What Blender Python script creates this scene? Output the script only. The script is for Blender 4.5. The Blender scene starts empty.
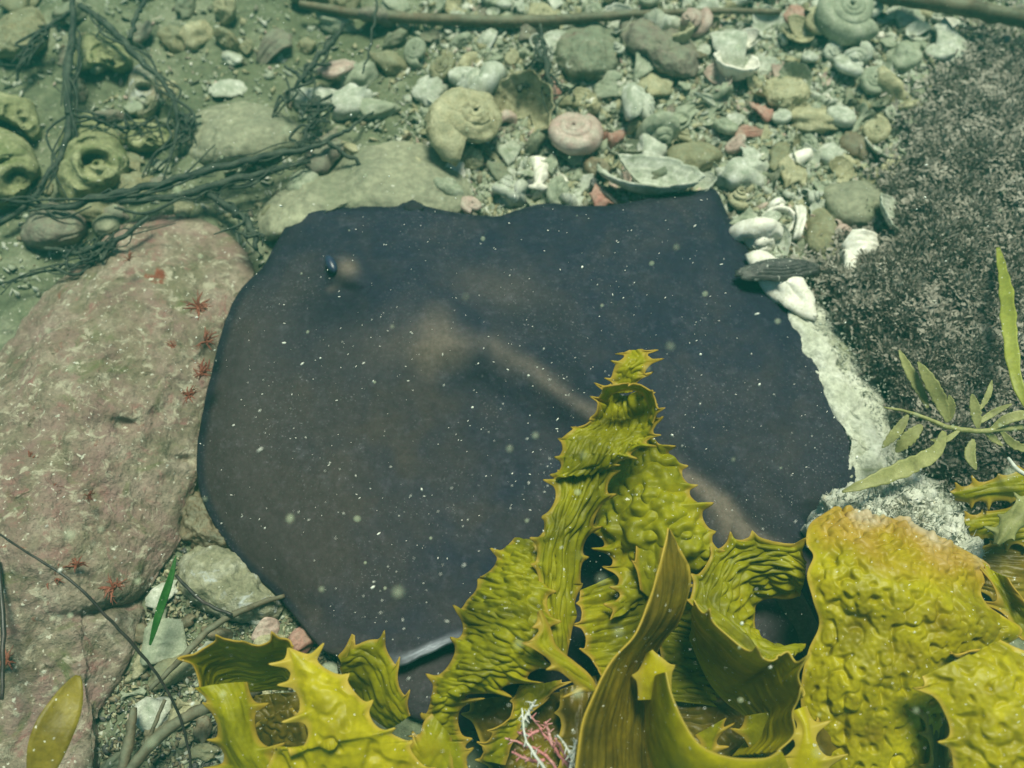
import bpy, math, random
import numpy as np
from mathutils import Matrix, Vector, Euler

random.seed(7); rng = np.random.RandomState(11)
SC = bpy.context.scene
COL = SC.collection
R = math.radians

# ------------------------------------------------------------------ camera
PITCH = R(28); HFOV = R(58); CH = 0.85
FPX = 512 / math.tan(HFOV / 2)
CAMLOC = np.array([0.0, -CH * math.tan(PITCH), CH])
cd = bpy.data.cameras.new('camera'); cam = bpy.data.objects.new('camera', cd); COL.objects.link(cam)
cam.location = CAMLOC; cam.rotation_euler = (PITCH, 0, 0)
cd.sensor_width = 36; cd.angle = HFOV; cd.clip_start = 0.02; cd.clip_end = 60
cd.dof.use_dof = True; cd.dof.focus_distance = 0.78; cd.dof.aperture_fstop = 4.2
SC.camera = cam

# ------------------------------------------------------------------ light
SUN_EL, SUN_AZ = R(75), R(20)          # azimuth measured from +Y (away from the camera) towards +X
w = bpy.data.worlds.new('World'); SC.world = w; w.use_nodes = True
nt = w.node_tree; bg = nt.nodes['Background']
sky = nt.nodes.new('ShaderNodeTexSky'); sky.sky_type = 'NISHITA'; sky.sun_disc = False
sky.sun_elevation = SUN_EL; sky.sun_rotation = SUN_AZ
nt.links.new(sky.outputs[0], bg.inputs[0]); bg.inputs[1].default_value = 0.042
sd = bpy.data.lights.new('sun', 'SUN'); so = bpy.data.objects.new('sun', sd); COL.objects.link(so)
sd.energy = 4.2; sd.angle = R(18.0); sd.color = (.96, 1.0, 0.78)
sv = Vector((math.sin(SUN_AZ) * math.cos(SUN_EL), math.cos(SUN_AZ) * math.cos(SUN_EL), math.sin(SUN_EL)))
so.rotation_euler = sv.to_track_quat('Z', 'Y').to_euler()
SC.view_settings.view_transform = 'Standard'; SC.view_settings.look = 'None'
SC.view_settings.exposure = 0.46; SC.view_settings.gamma = 1
SC.cycles.volume_bounces = 1
SC.cycles.max_bounces = 6

# ------------------------------------------------------------------ helpers
def P(px, py, z=0.0):
    """point of height z seen at a pixel of the photograph"""
    px = np.asarray(px, float); py = np.asarray(py, float); z = np.asarray(z, float)
    x = (px - 512) / FPX; y = -(py - 384) / FPX
    c, s = math.cos(PITCH), math.sin(PITCH)
    dy = y * c + s; dz = y * s - c
    t = (z - CAMLOC[2]) / dz
    return np.stack([CAMLOC[0] + x * t, CAMLOC[1] + dy * t, z + 0 * t], -1)
def mpp(px, py):
    return float(np.linalg.norm(P(px + 1, py) - P(px, py)))
def unpix(V):
    d = np.asarray(V) - CAMLOC
    c, s = math.cos(PITCH), math.sin(PITCH)
    y = d[..., 1] * c + d[..., 2] * s; z = -d[..., 1] * s + d[..., 2] * c
    return 512 + FPX * d[..., 0] / -z, 384 - FPX * y / -z

_perm = np.random.RandomState(3).permutation(256); _perm = np.concatenate([_perm, _perm, _perm])
_grad = np.random.RandomState(4).normal(size=(256, 3)); _grad /= np.linalg.norm(_grad, axis=1)[:, None]
def noise(p):
    p = np.asarray(p, float); i = np.floor(p).astype(int); f = p - i; i = i & 255
    u = f * f * f * (f * (f * 6 - 15) + 10); out = 0
    for dx in (0, 1):
        for dy in (0, 1):
            for dz in (0, 1):
                h = _perm[_perm[_perm[(i[..., 0] + dx) & 255] + ((i[..., 1] + dy) & 255)] + ((i[..., 2] + dz) & 255)]
                g = _grad[h]
                dot = g[..., 0] * (f[..., 0] - dx) + g[..., 1] * (f[..., 1] - dy) + g[..., 2] * (f[..., 2] - dz)
                wt = (u[..., 0] if dx else 1 - u[..., 0]) * (u[..., 1] if dy else 1 - u[..., 1]) * (u[..., 2] if dz else 1 - u[..., 2])
                out = out + wt * dot
    return out * 1.6
def fbm(p, o=4):
    a, t = 1.0, 0
    for k in range(o):
        t = t + a * noise(np.asarray(p) * 2 ** k + k * 17.3); a *= .5
    return t
def ss(a, b, x):
    t = np.clip((x - a) / (b - a), 0, 1); return t * t * (3 - 2 * t)

def mesh(name, V, F, attrs=None, smooth=True):
    me = bpy.data.meshes.new(name)
    V = np.asarray(V, np.float32); me.vertices.add(len(V)); me.vertices.foreach_set('co', V.ravel())
    if isinstance(F, np.ndarray):
        k = F.shape[1]; n = len(F); fl = F.ravel().astype(np.int32)
        ls = np.arange(0, n * k, k, dtype=np.int32)
    else:
        fl = np.array([i for f in F for i in f], np.int32); n = len(F)
        ls = np.concatenate([[0], np.cumsum([len(f) for f in F])[:-1]]).astype(np.int32)
    me.loops.add(len(fl)); me.loops.foreach_set('vertex_index', fl)
    me.polygons.add(n); me.polygons.foreach_set('loop_start', ls)
    me.update(calc_edges=True); me.validate()
    if smooth: me.polygons.foreach_set('use_smooth', np.ones(len(me.polygons), bool))
    for a, val in (attrs or {}).items():
        at = me.attributes.new(a, 'FLOAT', 'POINT'); at.data.foreach_set('value', np.asarray(val, np.float32).ravel())
    return me
def obj(name, me, mat=None, parent=None, loc=(0, 0, 0), rot=(0, 0, 0), sc=(1, 1, 1)):
    o = bpy.data.objects.new(name, me); COL.objects.link(o)
    if mat is not None and me is not None and not me.materials: me.materials.append(mat)
    o.location = loc; o.rotation_euler = rot; o.scale = sc
    if parent is not None: o.parent = parent
    return o
def tag(o, label=None, cat=None, group=None, kind=None):
    if label: o['label'] = label
    if cat: o['category'] = cat
    if group: o['group'] = group
    if kind: o['kind'] = kind
    return o
def empty(name, loc):
    o = bpy.data.objects.new(name, None); COL.objects.link(o); o.location = loc; o.empty_display_size = .02
    return o
def child(name, V, F, mat, parent, attrs=None, smooth=True):
    """verts in world space, parent an empty at a location"""
    pl = np.array(parent.location)
    return obj(name, mesh(name, np.asarray(V) - pl, F, attrs, smooth), mat, parent)
def solo(name, V, F, mat, attrs=None, smooth=True, base=None):
    V = np.asarray(V); b = np.array([V[:, 0].mean(), V[:, 1].mean(), V[:, 2].min()]) if base is None else np.array(base)
    return obj(name, mesh(name, V - b, F, attrs, smooth), mat, None, b)

def spline(pts, n, closed=False):
    """Catmull-Rom through pts, chord-length parameter, n samples"""
    p = np.asarray(pts, float)
    if closed:
        q = np.concatenate([p[-1:], p, p[:2]])
    else:
        q = np.concatenate([2 * p[:1] - p[1:2], p, 2 * p[-1:] - p[-2:-1]])
    seg = len(q) - 3
    d = np.linalg.norm((q[2:-1] - q[1:-2])[:, :2 if p.shape[1] < 3 else 3], axis=1) + 1e-9
    cum = np.concatenate([[0], np.cumsum(d)])
    s = np.linspace(0, cum[-1], n, endpoint=not closed)
    k = np.clip(np.searchsorted(cum, s, side='right') - 1, 0, seg - 1); t = ((s - cum[k]) / d[k])[:, None]
    a, b, c, e = q[k], q[k + 1], q[k + 2], q[k + 3]
    return .5 * ((2 * b) + (-a + c) * t + (2 * a - 5 * b + 4 * c - e) * t * t + (-a + 3 * b - 3 * c + e) * t ** 3)
def gridfaces(nu, nv, closed_v=False):
    i = np.arange(nu - 1)[:, None]; j = np.arange(nv if closed_v else nv - 1)[None, :]
    j2 = (j + 1) % nv
    return np.stack([i * nv + j, (i + 1) * nv + j, (i + 1) * nv + j2, i * nv + j2], -1).reshape(-1, 4)
def vnormals(G):
    du = np.gradient(G, axis=0); dv = np.gradient(G, axis=1)
    n = np.cross(du, dv); return n / (np.linalg.norm(n, axis=-1, keepdims=True) + 1e-12)
def inpoly(px, py, poly):
    px = np.asarray(px, float); py = np.asarray(py, float); r = np.zeros(px.shape, bool); n = len(poly); j = n - 1
    for i in range(n):
        xi, yi = poly[i]; xj, yj = poly[j]
        c = ((yi > py) != (yj > py)) & (px < (xj - xi) * (py - yi) / ((yj - yi) or 1e-9) + xi)
        r ^= c; j = i
    return r
def tube(pts, rad, ns=8, nseg=None, wob=0, seed=0, flat=1.0):
    pts = np.asarray(pts, float); n = nseg or max(12, len(pts) * 8)
    c = spline(pts, n); r = np.interp(np.linspace(0, 1, n), np.linspace(0, 1, len(np.atleast_1d(rad))), np.atleast_1d(rad)) if np.ndim(rad) else np.full(n, rad)
    if wob:
        c = c + wob * np.stack([noise(np.stack([np.arange(n) * .35, np.full(n, seed + k * 9.1), np.zeros(n)], -1)) for k in range(3)], -1)
    T = np.gradient(c, axis=0); T /= np.linalg.norm(T, axis=1)[:, None] + 1e-9
    up = np.array([0, 0, 1.0]) + 1e-3; A = np.cross(T, up); A /= np.linalg.norm(A, axis=1)[:, None] + 1e-9; B = np.cross(A, T)
    th = np.linspace(0, 2 * np.pi, ns, endpoint=False)
    rr = r[:, None] * (1 + (.25 * noise(np.stack(np.broadcast_arrays(np.arange(n)[:, None] * .5, np.cos(th)[None] * 1.5, np.full((n, ns), seed * 1.7)), -1)) if wob else 0))
    G = c[:, None] + rr[..., None] * (np.cos(th)[None, :, None] * A[:, None] + flat * np.sin(th)[None, :, None] * B[:, None])
    V = np.concatenate([G.reshape(-1, 3), c[:1], c[-1:]]); F = [tuple(f) for f in gridfaces(n, ns, True)]
    for j in range(ns):
        F.append((n * ns, j, (j + 1) % ns)); F.append((n * ns + 1, (n - 1) * ns + (j + 1) % ns, (n - 1) * ns + j))
    return V, F
def join(parts):
    Vs, Fs, o = [], [], 0
    for V, F in parts:
        Vs.append(V); Fs += [tuple(int(i) + o for i in f) for f in F]; o += len(V)
    return np.concatenate(Vs), Fs

# ------------------------------------------------------------------ materials
def NT(name):
    m = bpy.data.materials.new(name); m.use_nodes = True; t = m.node_tree
    return m, t, t.nodes, t.links, t.nodes['Principled BSDF']
def nz(t, co, scale, detail=5, rough=.6, dist=0.0, typ='noise'):
    if typ == 'vor':
        n = t.nodes.new('ShaderNodeTexVoronoi'); n.inputs['Scale'].default_value = scale; t.links.new(co, n.inputs['Vector']); return n.outputs['Distance']
    n = t.nodes.new('ShaderNodeTexNoise'); n.inputs['Scale'].default_value = scale; n.inputs['Detail'].default_value = detail
    n.inputs['Roughness'].default_value = rough; n.inputs['Distortion'].default_value = dist
    t.links.new(co, n.inputs['Vector']); return n.outputs[0]
def ramp(t, fac, stops):
    r = t.nodes.new('ShaderNodeValToRGB'); e = r.color_ramp.elements
    while len(e) < len(stops): e.new(.5)
    for k, (p, c) in enumerate(stops):
        e[k].position = p; e[k].color = (c + (1,)) if isinstance(c, tuple) else (c, c, c, 1)
    t.links.new(fac, r.inputs[0]); return r.outputs[0]
def mix(t, fac, a, b, mode='MIX'):
    m = t.nodes.new('ShaderNodeMix'); m.data_type = 'RGBA'; m.blend_type = mode
    for s, v in ((m.inputs[0], fac), (m.inputs[6], a), (m.inputs[7], b)):
        if isinstance(v, (int, float)): s.default_value = v
        elif isinstance(v, tuple): s.default_value = v + (1,)
        else: t.links.new(v, s)
    return m.outputs[2]
def bump(t, h, strength, dist, prev=None):
    b = t.nodes.new('ShaderNodeBump'); b.inputs['Strength'].default_value = strength; b.inputs['Distance'].default_value = dist
    t.links.new(h, b.inputs['Height'])
    if prev is not None: t.links.new(prev, b.inputs['Normal'])
    return b.outputs[0]
def coords(t, what='Object'):
    return t.nodes.new('ShaderNodeTexCoord').outputs[what]
def attr(t, name):
    a = t.nodes.new('ShaderNodeAttribute'); a.attribute_name = name; return a.outputs['Fac']

def crusty(name, cols, scale=30, spots=None, rough=.85, bmp=.6, bd=.004, speck=None, spec=.3, silt=None, world=False):
    """noisy mineral or shell surface: three base colours, coloured blotches, pale specks, silt on what faces up"""
    m, t, N, L, bs = NT(name); co = coords(t)
    if world: co = N.new('ShaderNodeNewGeometry').outputs['Position']; scale *= 1.8
    oi = N.new('ShaderNodeObjectInfo'); va = N.new('ShaderNodeVectorMath'); va.operation = 'ADD'
    L.new(co, va.inputs[0]); L.new(oi.outputs['Random'], va.inputs[1]); co = va.outputs[0]
    base = ramp(t, nz(t, co, scale, 8, .65, .3), [(.32, cols[0]), (.5, cols[1]), (.68, cols[2])])
    base = mix(t, .55, base, ramp(t, nz(t, co, scale * 7, 4, .7), [(.3, .25), (.7, .85)]), 'OVERLAY')
    if spots:
        for k, (c, sc_, lo, hi) in enumerate(spots):
            v2 = N.new('ShaderNodeVectorMath'); v2.operation = 'ADD'; L.new(co, v2.inputs[0]); v2.inputs[1].default_value = (3.1 * k + 1, 1.7 * k, .3)
            base = mix(t, ramp(t, nz(t, v2.outputs[0], sc_, 6, .7, .6), [(lo, 0.0), (hi, 1.0)]), base, c)
    if silt:
        ge = N.new('ShaderNodeNewGeometry'); sx = N.new('ShaderNodeSeparateXYZ'); L.new(ge.outputs['Normal'], sx.inputs[0])
        mm = N.new('ShaderNodeMath'); mm.operation = 'MULTIPLY'; L.new(ramp(t, sx.outputs[2], [(.45, 0.0), (.95, 1.0)]), mm.inputs[0])
        L.new(ramp(t, nz(t, co, scale * 1.3, 5, .7), [(.35, 0.0), (.6, silt[1])]), mm.inputs[1])
        base = mix(t, mm.outputs[0], base, silt[0])
    if speck:
        base = mix(t, ramp(t, nz(t, co, speck[1], 2, .5), [(speck[2], 0.0), (speck[2] + .05, 1.0)]), base, speck[0])
    L.new(base, bs.inputs['Base Color']); bs.inputs['Roughness'].default_value = rough
    bs.inputs['Specular IOR Level'].default_value = spec
    b1 = bump(t, nz(t, co, scale * 2.5, 8, .7), bmp, bd); b2 = bump(t, nz(t, co, scale * 14, 3, .6), bmp * .7, bd * .3, b1)
    L.new(b2, bs.inputs['Normal'])
    return m

HAZY_SILT = (.20, .235, .165)  # silt colour, greened to paint in the tint of hazy water
M = {}
M['sand'] = crusty('silty_sand', [(.065, .08, .045), (.12, .135, .08), (.21, .22, .15)], 14, spots=[((.10, .115, .06), 5, .5, .7), ((.34, .33, .25), 60, .6, .68), ((.06, .06, .045), 40, .6, .7)], bmp=.9, bd=.006, speck=((.5, .5, .42), 260, .68))  # whole sand colour lowered and greened to paint in the dim left corner
M['slab'] = crusty('silt_coated_stone', [(.16, .165, .115), (.22, .22, .15), (.28, .28, .19)], 16, spots=[((.13, .15, .09), 8, .55, .75), ((.36, .38, .32), 45, .64, .70)], bmp=.6, bd=.003, speck=((.5, .5, .42), 160, .70))
M['pinkrock'] = crusty('coralline_rock', [(.11, .10, .06), (.215, .175, .125), (.33, .27, .21)], 26,
    spots=[((.26, .155, .14), 11, .45, .70), ((.17, .165, .085), 5, .56, .74), ((.27, .14, .12), 38, .56, .68), ((.13, .14, .06), 24, .56, .70), ((.42, .38, .28), 70, .54, .64), ((.07, .055, .03), 42, .6, .70), ((.23, .065, .035), 24, .64, .72)], bmp=.9, bd=.007, speck=((.58, .56, .45), 190, .67))
M['greyrock'] = crusty('grey_stone', [(.09, .10, .07), (.15, .155, .10), (.22, .21, .15)], 25, spots=[((.17, .12, .09), 18, .55, .7)], silt=(HAZY_SILT, .7), speck=((.5, .5, .42), 200, .69), world=True)
M['tanrock'] = crusty('tan_stone', [(.13, .12, .06), (.20, .18, .10), (.27, .25, .15)], 28, silt=(HAZY_SILT, .5), speck=((.5, .5, .42), 200, .69), world=True)
M['mauverock'] = crusty('mauve_stone', [(.12, .10, .08), (.17, .14, .11), (.2, .19, .13)], 28, silt=(HAZY_SILT, .6), world=True)
M['white'] = crusty('white_shell', [(.33, .35, .27), (.48, .49, .41), (.66, .66, .58)], 40, spots=[((.15, .17, .10), 30, .52, .70)], rough=.65, bmp=.5, bd=.002, silt=(HAZY_SILT, .7), spec=.4, world=True)
M['bone'] = crusty('clean_white_shell', [(.52, .5, .42), (.66, .63, .54), (.78, .76, .68)], 30, spots=[((.35, .33, .25), 40, .62, .76)], rough=.45, bmp=.25, bd=.0015, spec=.4, world=True)
M['grey'] = crusty('grey_green_shell', [(.17, .185, .13), (.27, .29, .205), (.40, .41, .32)], 40, rough=.65, bmp=.5, bd=.002, silt=(HAZY_SILT, .6), world=True)
M['cream'] = crusty('cream_shell', [(.22, .20, .11), (.36, .33, .2), (.46, .43, .28)], 35, spots=[((.14, .11, .05), 45, .55, .68)], rough=.7, bmp=.7, bd=.003, silt=(HAZY_SILT, .35), world=True)
M['pink'] = crusty('pink_shell', [(.30, .20, .17), (.42, .30, .26), (.5, .42, .36)], 30, rough=.5, bmp=.4, bd=.002, silt=(HAZY_SILT, .45), world=True)
M['red'] = crusty('red_shell', [(.20, .09, .07), (.32, .15, .12), (.42, .30, .25)], 30, rough=.6, bmp=.4, bd=.002, silt=(HAZY_SILT, .3), world=True)
M['dark'] = crusty('dark_shell', [(.02, .022, .02), (.05, .048, .045), (.10, .10, .085)], 50, rough=.4, bmp=.6, bd=.003, spec=.6, speck=((.4, .4, .35), 220, .66), world=True)
M['brown'] = crusty('brown_shell', [(.07, .05, .03), (.13, .095, .055), (.2, .16, .10)], 40, rough=.6, bmp=.6, bd=.002, silt=(HAZY_SILT, .4), world=True)
M['ledge'] = crusty('white_crust', [(.33, .34, .26), (.48, .49, .40), (.60, .60, .52)], 22, spots=[((.24, .25, .16), 26, .54, .68), ((.09, .10, .07), 50, .62, .69), ((.10, .2, .16), 16, .68, .75)], bmp=.9, bd=.005)
M['mixstone'] = crusty('mixed_stone', [(.15, .15, .09), (.24, .23, .15), (.36, .36, .28)], 26, spots=[((.45, .48, .48), 22, .56, .64), ((.10, .10, .07), 30, .6, .7), ((.28, .18, .12), 20, .64, .75)], bmp=.9, bd=.005, speck=((.6, .6, .5), 180, .68))
M['twig'] = crusty('dark_weed_stem', [(.008, .013, .013), (.020, .028, .022), (.06, .07, .05)], 60, rough=.7, bmp=.6, bd=.003, silt=(HAZY_SILT, .18))
M['algal'] = crusty('yellow_green_crust', [(.12, .13, .055), (.20, .205, .105), (.31, .31, .18)], 30, rough=.8, bmp=.7, bd=.003, spots=[((.08, .11, .03), 20, .52, .68)], speck=((.5, .5, .4), 200, .69))
M['stick'] = crusty('brown_stem', [(.05, .04, .022), (.095, .07, .04), (.15, .115, .07)], 30, rough=.7, bmp=.5, bd=.003, silt=(HAZY_SILT, .5))
M['wire'] = crusty('black_stem', [(.012, .010, .008), (.022, .018, .014), (.05, .035, .03)], 40, rough=.45, bmp=.3, bd=.001, spec=.5)
M['redweed'] = crusty('red_weed', [(.12, .03, .018), (.19, .06, .035), (.27, .12, .08)], 60, rough=.6, bmp=.3, bd=.001)
M['pinkweed'] = crusty('pink_weed', [(.32, .09, .09), (.48, .2, .2), (.55, .32, .3)], 60, rough=.5, bmp=.3, bd=.001)
M['whiteweed'] = crusty('pale_weed', [(.35, .38, .33), (.5, .5, .45), (.62, .62, .58)], 60, rough=.5, bmp=.3, bd=.001)
M['fuzz'] = crusty('pale_fuzzy_growth', [(.38, .39, .31), (.5, .5, .42), (.64, .62, .54)], 60, rough=.9, bmp=.8, bd=.003, spots=[((.35, .22, .05), 20, .58, .75)])

def leafy(name, c1, c2, c3, scale=40, rough=.4, trans=.3, edgecol=None, bmp=.3, spec=.5):
    m, t, N, L, bs = NT(name); co = coords(t)
    base = ramp(t, nz(t, co, scale, 5, .6, .2), [(.3, c1), (.52, c2), (.72, c3)])
    base = mix(t, .4, base, ramp(t, nz(t, co, scale * 8, 3, .7), [(.3, .3), (.7, .7)]), 'OVERLAY')
    if edgecol:
        base = mix(t, ramp(t, nz(t, co, 22, 4, .7), [(.52, 0.0), (.75, .6)]), base, (.20, .12, c1[2]))
        base = mix(t, attr(t, 'edge'), base, edgecol)
        base = mix(t, attr(t, 'tipc'), base, ramp(t, attr(t, 'tipc'), [(.45, (.42, .22, .02)), (.75, (.50, .30, .07)), (1.0, (.55, .44, .27))]))
    base = mix(t, ramp(t, nz(t, co, 330, 1, .5), [(.735, 0.0), (.76, 1.0)]), base, (.75, .75, .6))
    L.new(base, bs.inputs['Base Color']); bs.inputs['Roughness'].default_value = rough; bs.inputs['Specular IOR Level'].default_value = spec * .6
    nb = bump(t, nz(t, co, scale * 4, 5, .6), bmp, .003); L.new(nb, bs.inputs['Normal'])
    tr = N.new('ShaderNodeBsdfTranslucent'); L.new(base, tr.inputs[0]); ms = N.new('ShaderNodeMixShader'); ms.inputs[0].default_value = trans
    L.new(bs.outputs[0], ms.inputs[1]); L.new(tr.outputs[0], ms.inputs[2]); L.new(ms.outputs[0], N['Material Output'].inputs[0])
    return m
M['kelp'] = leafy('golden_kelp', (.14, .135, .002), (.34, .325, .003), (.56, .52, .008), 22, .46, .4, (.50, .34, .045), .35)
M['kelp_gold'] = leafy('yellow_kelp', (.20, .165, .002), (.40, .345, .003), (.58, .50, .008), 18, .44, .3, (.58, .42, .06), .2)
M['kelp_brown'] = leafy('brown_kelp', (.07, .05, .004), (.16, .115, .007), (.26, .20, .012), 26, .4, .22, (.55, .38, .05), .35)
M['kelp_smooth'] = leafy('smooth_kelp', (.32, .27, .002), (.50, .43, .004), (.64, .55, .008), 14, .42, .42, (.58, .45, .07), .15)
M['sarg'] = leafy('pale_olive_leaf', (.22, .22, .08), (.34, .34, .13), (.46, .45, .2), 50, .5, .3)
M['yleaf'] = leafy('yellow_green_leaf', (.22, .24, .04), (.34, .36, .06), (.42, .44, .10), 30, .45, .3)
M['gleaf'] = leafy('green_leaf', (.02, .09, .012), (.035, .14, .02), (.06, .2, .04), 50, .4, .3)
M['bleaf'] = leafy('amber_leaf', (.12, .09, .01), (.22, .17, .015), (.34, .27, .03), 30, .45, .3)

def turfmat():
    m, t, N, L, bs = NT('turf_weed'); g = N.new('ShaderNodeNewGeometry').outputs['Position']
    b = ramp(t, nz(t, g, 60, 4, .7), [(.34, (.10, .09, .072)), (.48, (.21, .185, .15)), (.62, (.29, .265, .22)), (.75, (.38, .36, .31))])
    b = mix(t, ramp(t, attr(t, 'rnd'), [(.0, 0.0), (1, .55)]), b, (.36, .335, .28))
    b = mix(t, ramp(t, nz(t, g, 110, 2, .5), [(.70, 0.0), (.74, .8)]), b, (.42, .42, .34))
    L.new(b, bs.inputs['Base Color']); bs.inputs['Roughness'].default_value = .7; return m
M['turf'] = turfmat()

def raymat():
    m, t, N, L, bs = NT('stingray_skin'); co = coords(t)
    b = ramp(t, nz(t, co, 11, 8, .72, .6), [(.3, (.006, .009, .026)), (.48, (.012, .014, .030)), (.66, (.026, .024, .036))])
    b = mix(t, attr(t, 'brown'), b, (.038, .029, .029))
    b = mix(t, attr(t, 'pale'), b, (.125, .098, .080))
    b = mix(t, attr(t, 'inky'), b, (.007, .008, .017))
    b = mix(t, .5, b, ramp(t, nz(t, co, 120, 4, .7), [(.3, .32), (.7, .68)]), 'OVERLAY')
    b = mix(t, ramp(t, nz(t, co, 60, 6, .75), [(.55, 0.0), (.8, .3)]), b, (.12, .12, .15))
    b = mix(t, .45, b, ramp(t, nz(t, co, 300, 3, .7), [(.3, .28), (.7, .72)]), 'OVERLAY')
    mm = N.new('ShaderNodeMath'); mm.operation = 'MULTIPLY'; L.new(ramp(t, nz(t, co, 520, 1, .5), [(.66, 0.0), (.74, .8)]), mm.inputs[0]); L.new(ramp(t, nz(t, co, 11, 4, .7), [(.42, .05), (.68, .9)]), mm.inputs[1])
    b = mix(t, mm.outputs[0], b, (.20, .20, .22))
    b = mix(t, attr(t, 'rim'), b, (.36, .38, .44))
    L.new(b, bs.inputs['Base Color']); bs.inputs['Roughness'].default_value = .75; bs.inputs['Specular IOR Level'].default_value = .18
    L.new(bump(t, nz(t, co, 200, 4, .7), .25, .0008, bump(t, nz(t, co, 28, 5, .6), .12, .002)), bs.inputs['Normal'])
    return m
M['ray'] = raymat()
def plain(name, c, rough=.4, spec=.5):
    m, t, N, L, bs = NT(name); co = coords(t)
    L.new(mix(t, .35, mix(t, 0, c, c), ramp(t, nz(t, co, 150, 4, .6), [(.3, .2), (.7, .8)]), 'OVERLAY'), bs.inputs['Base Color'])
    bs.inputs['Roughness'].default_value = rough; bs.inputs['Specular IOR Level'].default_value = spec; return m
M['eye'] = plain('blue_grey_eye', (.018, .026, .06), .35, .5)
M['eyelid'] = plain('dark_eyelid', (.02, .021, .028), .8, .1)
def snowmat(name, c, a):
    m, t, N, L, bs = NT(name); bs.inputs['Base Color'].default_value = c + (1,); bs.inputs['Roughness'].default_value = .3
    if a < 1:
        lw = N.new('ShaderNodeLayerWeight'); lw.inputs[0].default_value = .4
        al = ramp(t, lw.outputs['Facing'], [(.0, a), (.8, 0.0)]); L.new(al, bs.inputs['Alpha'])
    return m
M['snow'] = snowmat('drifting_speck', (.8, .8, .72), 1)
M['snowsoft'] = snowmat('drifting_blob', (.6, .66, .45), .2)

# ------------------------------------------------------------------ layout outlines (pixels of the photograph)
RAY = [(300, 210), (345, 206), (380, 205), (405, 203), (413, 200), (425, 206), (455, 212), (495, 216), (520, 209), (545, 203), (580, 206), (620, 204), (660, 196), (700, 190), (716, 190),
       (728, 215), (748, 250), (765, 285), (790, 312), (815, 340), (838, 372), (853, 402), (863, 435), (867, 462), (862, 482), (845, 505), (822, 530), (825, 580),
       (800, 640), (740, 690), (640, 705), (540, 690), (490, 655), (462, 640), (430, 652), (393, 666), (350, 656), (325, 650), (302, 624), (280, 598), (245, 565), (218, 530), (200, 490),
       (197, 455), (202, 415), (212, 370), (224, 325), (240, 290), (262, 268), (278, 240)]
ROCK = [(-60, 395), (0, 350), (38, 300), (75, 268), (104, 240), (130, 222), (168, 216), (205, 220), (232, 238), (250, 258), (252, 285), (238, 318), (226, 370), (216, 420), (205, 462), (190, 500), (180, 540), (166, 562),
        (150, 590), (142, 625), (128, 665), (112, 690), (96, 720), (85, 790), (0, 840), (-120, 800), (-160, 600), (-120, 460)]
TURF = [(955, 85), (985, 70), (1060, 50), (1120, 200), (1120, 480), (1040, 520), (975, 505), (930, 480), (905, 430), (888, 392), (866, 355), (838, 318), (826, 290), (838, 266), (866, 254), (892, 232), (905, 195), (918, 150), (936, 110)]
LEDGE = [(770, 262), (800, 285), (822, 305), (842, 330), (866, 368), (888, 405), (905, 450), (925, 480), (960, 500), (950, 540), (900, 560), (840, 560), (850, 525), (872, 500), (872, 452), (856, 405), (826, 365), (800, 330), (778, 305), (764, 285)]

def gz(x, y):
    p = np.stack(np.broadcast_arrays(np.asarray(x, float) * 5, np.asarray(y, float) * 5, 0.3), -1)
    return .012 * fbm(p, 3) - .004

# ------------------------------------------------------------------ seabed
def seabed():
    n = 460
    a = np.linspace(-1, 1, n); g = np.sign(a) * (np.abs(a) * 1.0 + (np.abs(a) ** 6) * 9)
    X, Y = np.meshgrid(g, g + .15, indexing='ij')
    Z = gz(X, Y) + .003 * fbm(np.stack([X * 40, Y * 40, X * 0], -1), 3) + .0015 * noise(np.stack([X * 160, Y * 160, X * 0], -1))
    o = obj('seabed', mesh('seabed', np.stack([X, Y, Z], -1).reshape(-1, 3), gridfaces(n, n)), M['sand'])
    tag(o, 'silty grey-green sandy seabed under the shells and stones', None, None, 'structure')
seabed()

# ------------------------------------------------------------------ mounds (rocks, ray) from a closed outline
def mound(outline, H, nr=60, na=160, prof=2.2, rough=.004, rfreq=25, base=0.0, seed=0, under=True, hfun=None, centre=None, lump=.0, lfreq=8, shift=True):
    O = spline(outline, na, True); c = np.array(centre if centre is not None else O.mean(0))
    r = np.linspace(0, 1, nr) ** .85
    G = c + (O - c)[None] * r[:, None, None]
    px, py = G[..., 0], G[..., 1]
    z = base + (hfun(px, py, r[:, None] + 0 * px) if hfun else H * (1 - r[:, None] ** prof) ** .6 + 0 * px)
    W = P(px, py, z if shift else base)
    W[..., 2] = z
    if lump:
        W = W + vnormals(W) * (lump * fbm(W * lfreq + seed, 3))[..., None] * -1 * (1 - r[:, None, None] ** 8)
    if rough:
        nn = vnormals(W); nn *= np.sign(nn[..., 2:3] + 1e-9)
        W = W + nn * (rough * fbm(W * rfreq + seed * 3.1, 4))[..., None]
    V = W.reshape(-1, 3); F = gridfaces(nr, na, True)
    if under:
        rim = W[-1]; cc = rim.mean(0); low = rim + (cc - rim) * .02; low[:, 2] = base - .03
        V = np.concatenate([V, low]); k = nr * na; j = np.arange(na); j2 = (j + 1) % na
        F = np.concatenate([F, np.stack([(nr - 1) * na + j, k + j, k + j2, (nr - 1) * na + j2], -1)])
    F = F[:, ::-1]
    return V, F, G, r

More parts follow.
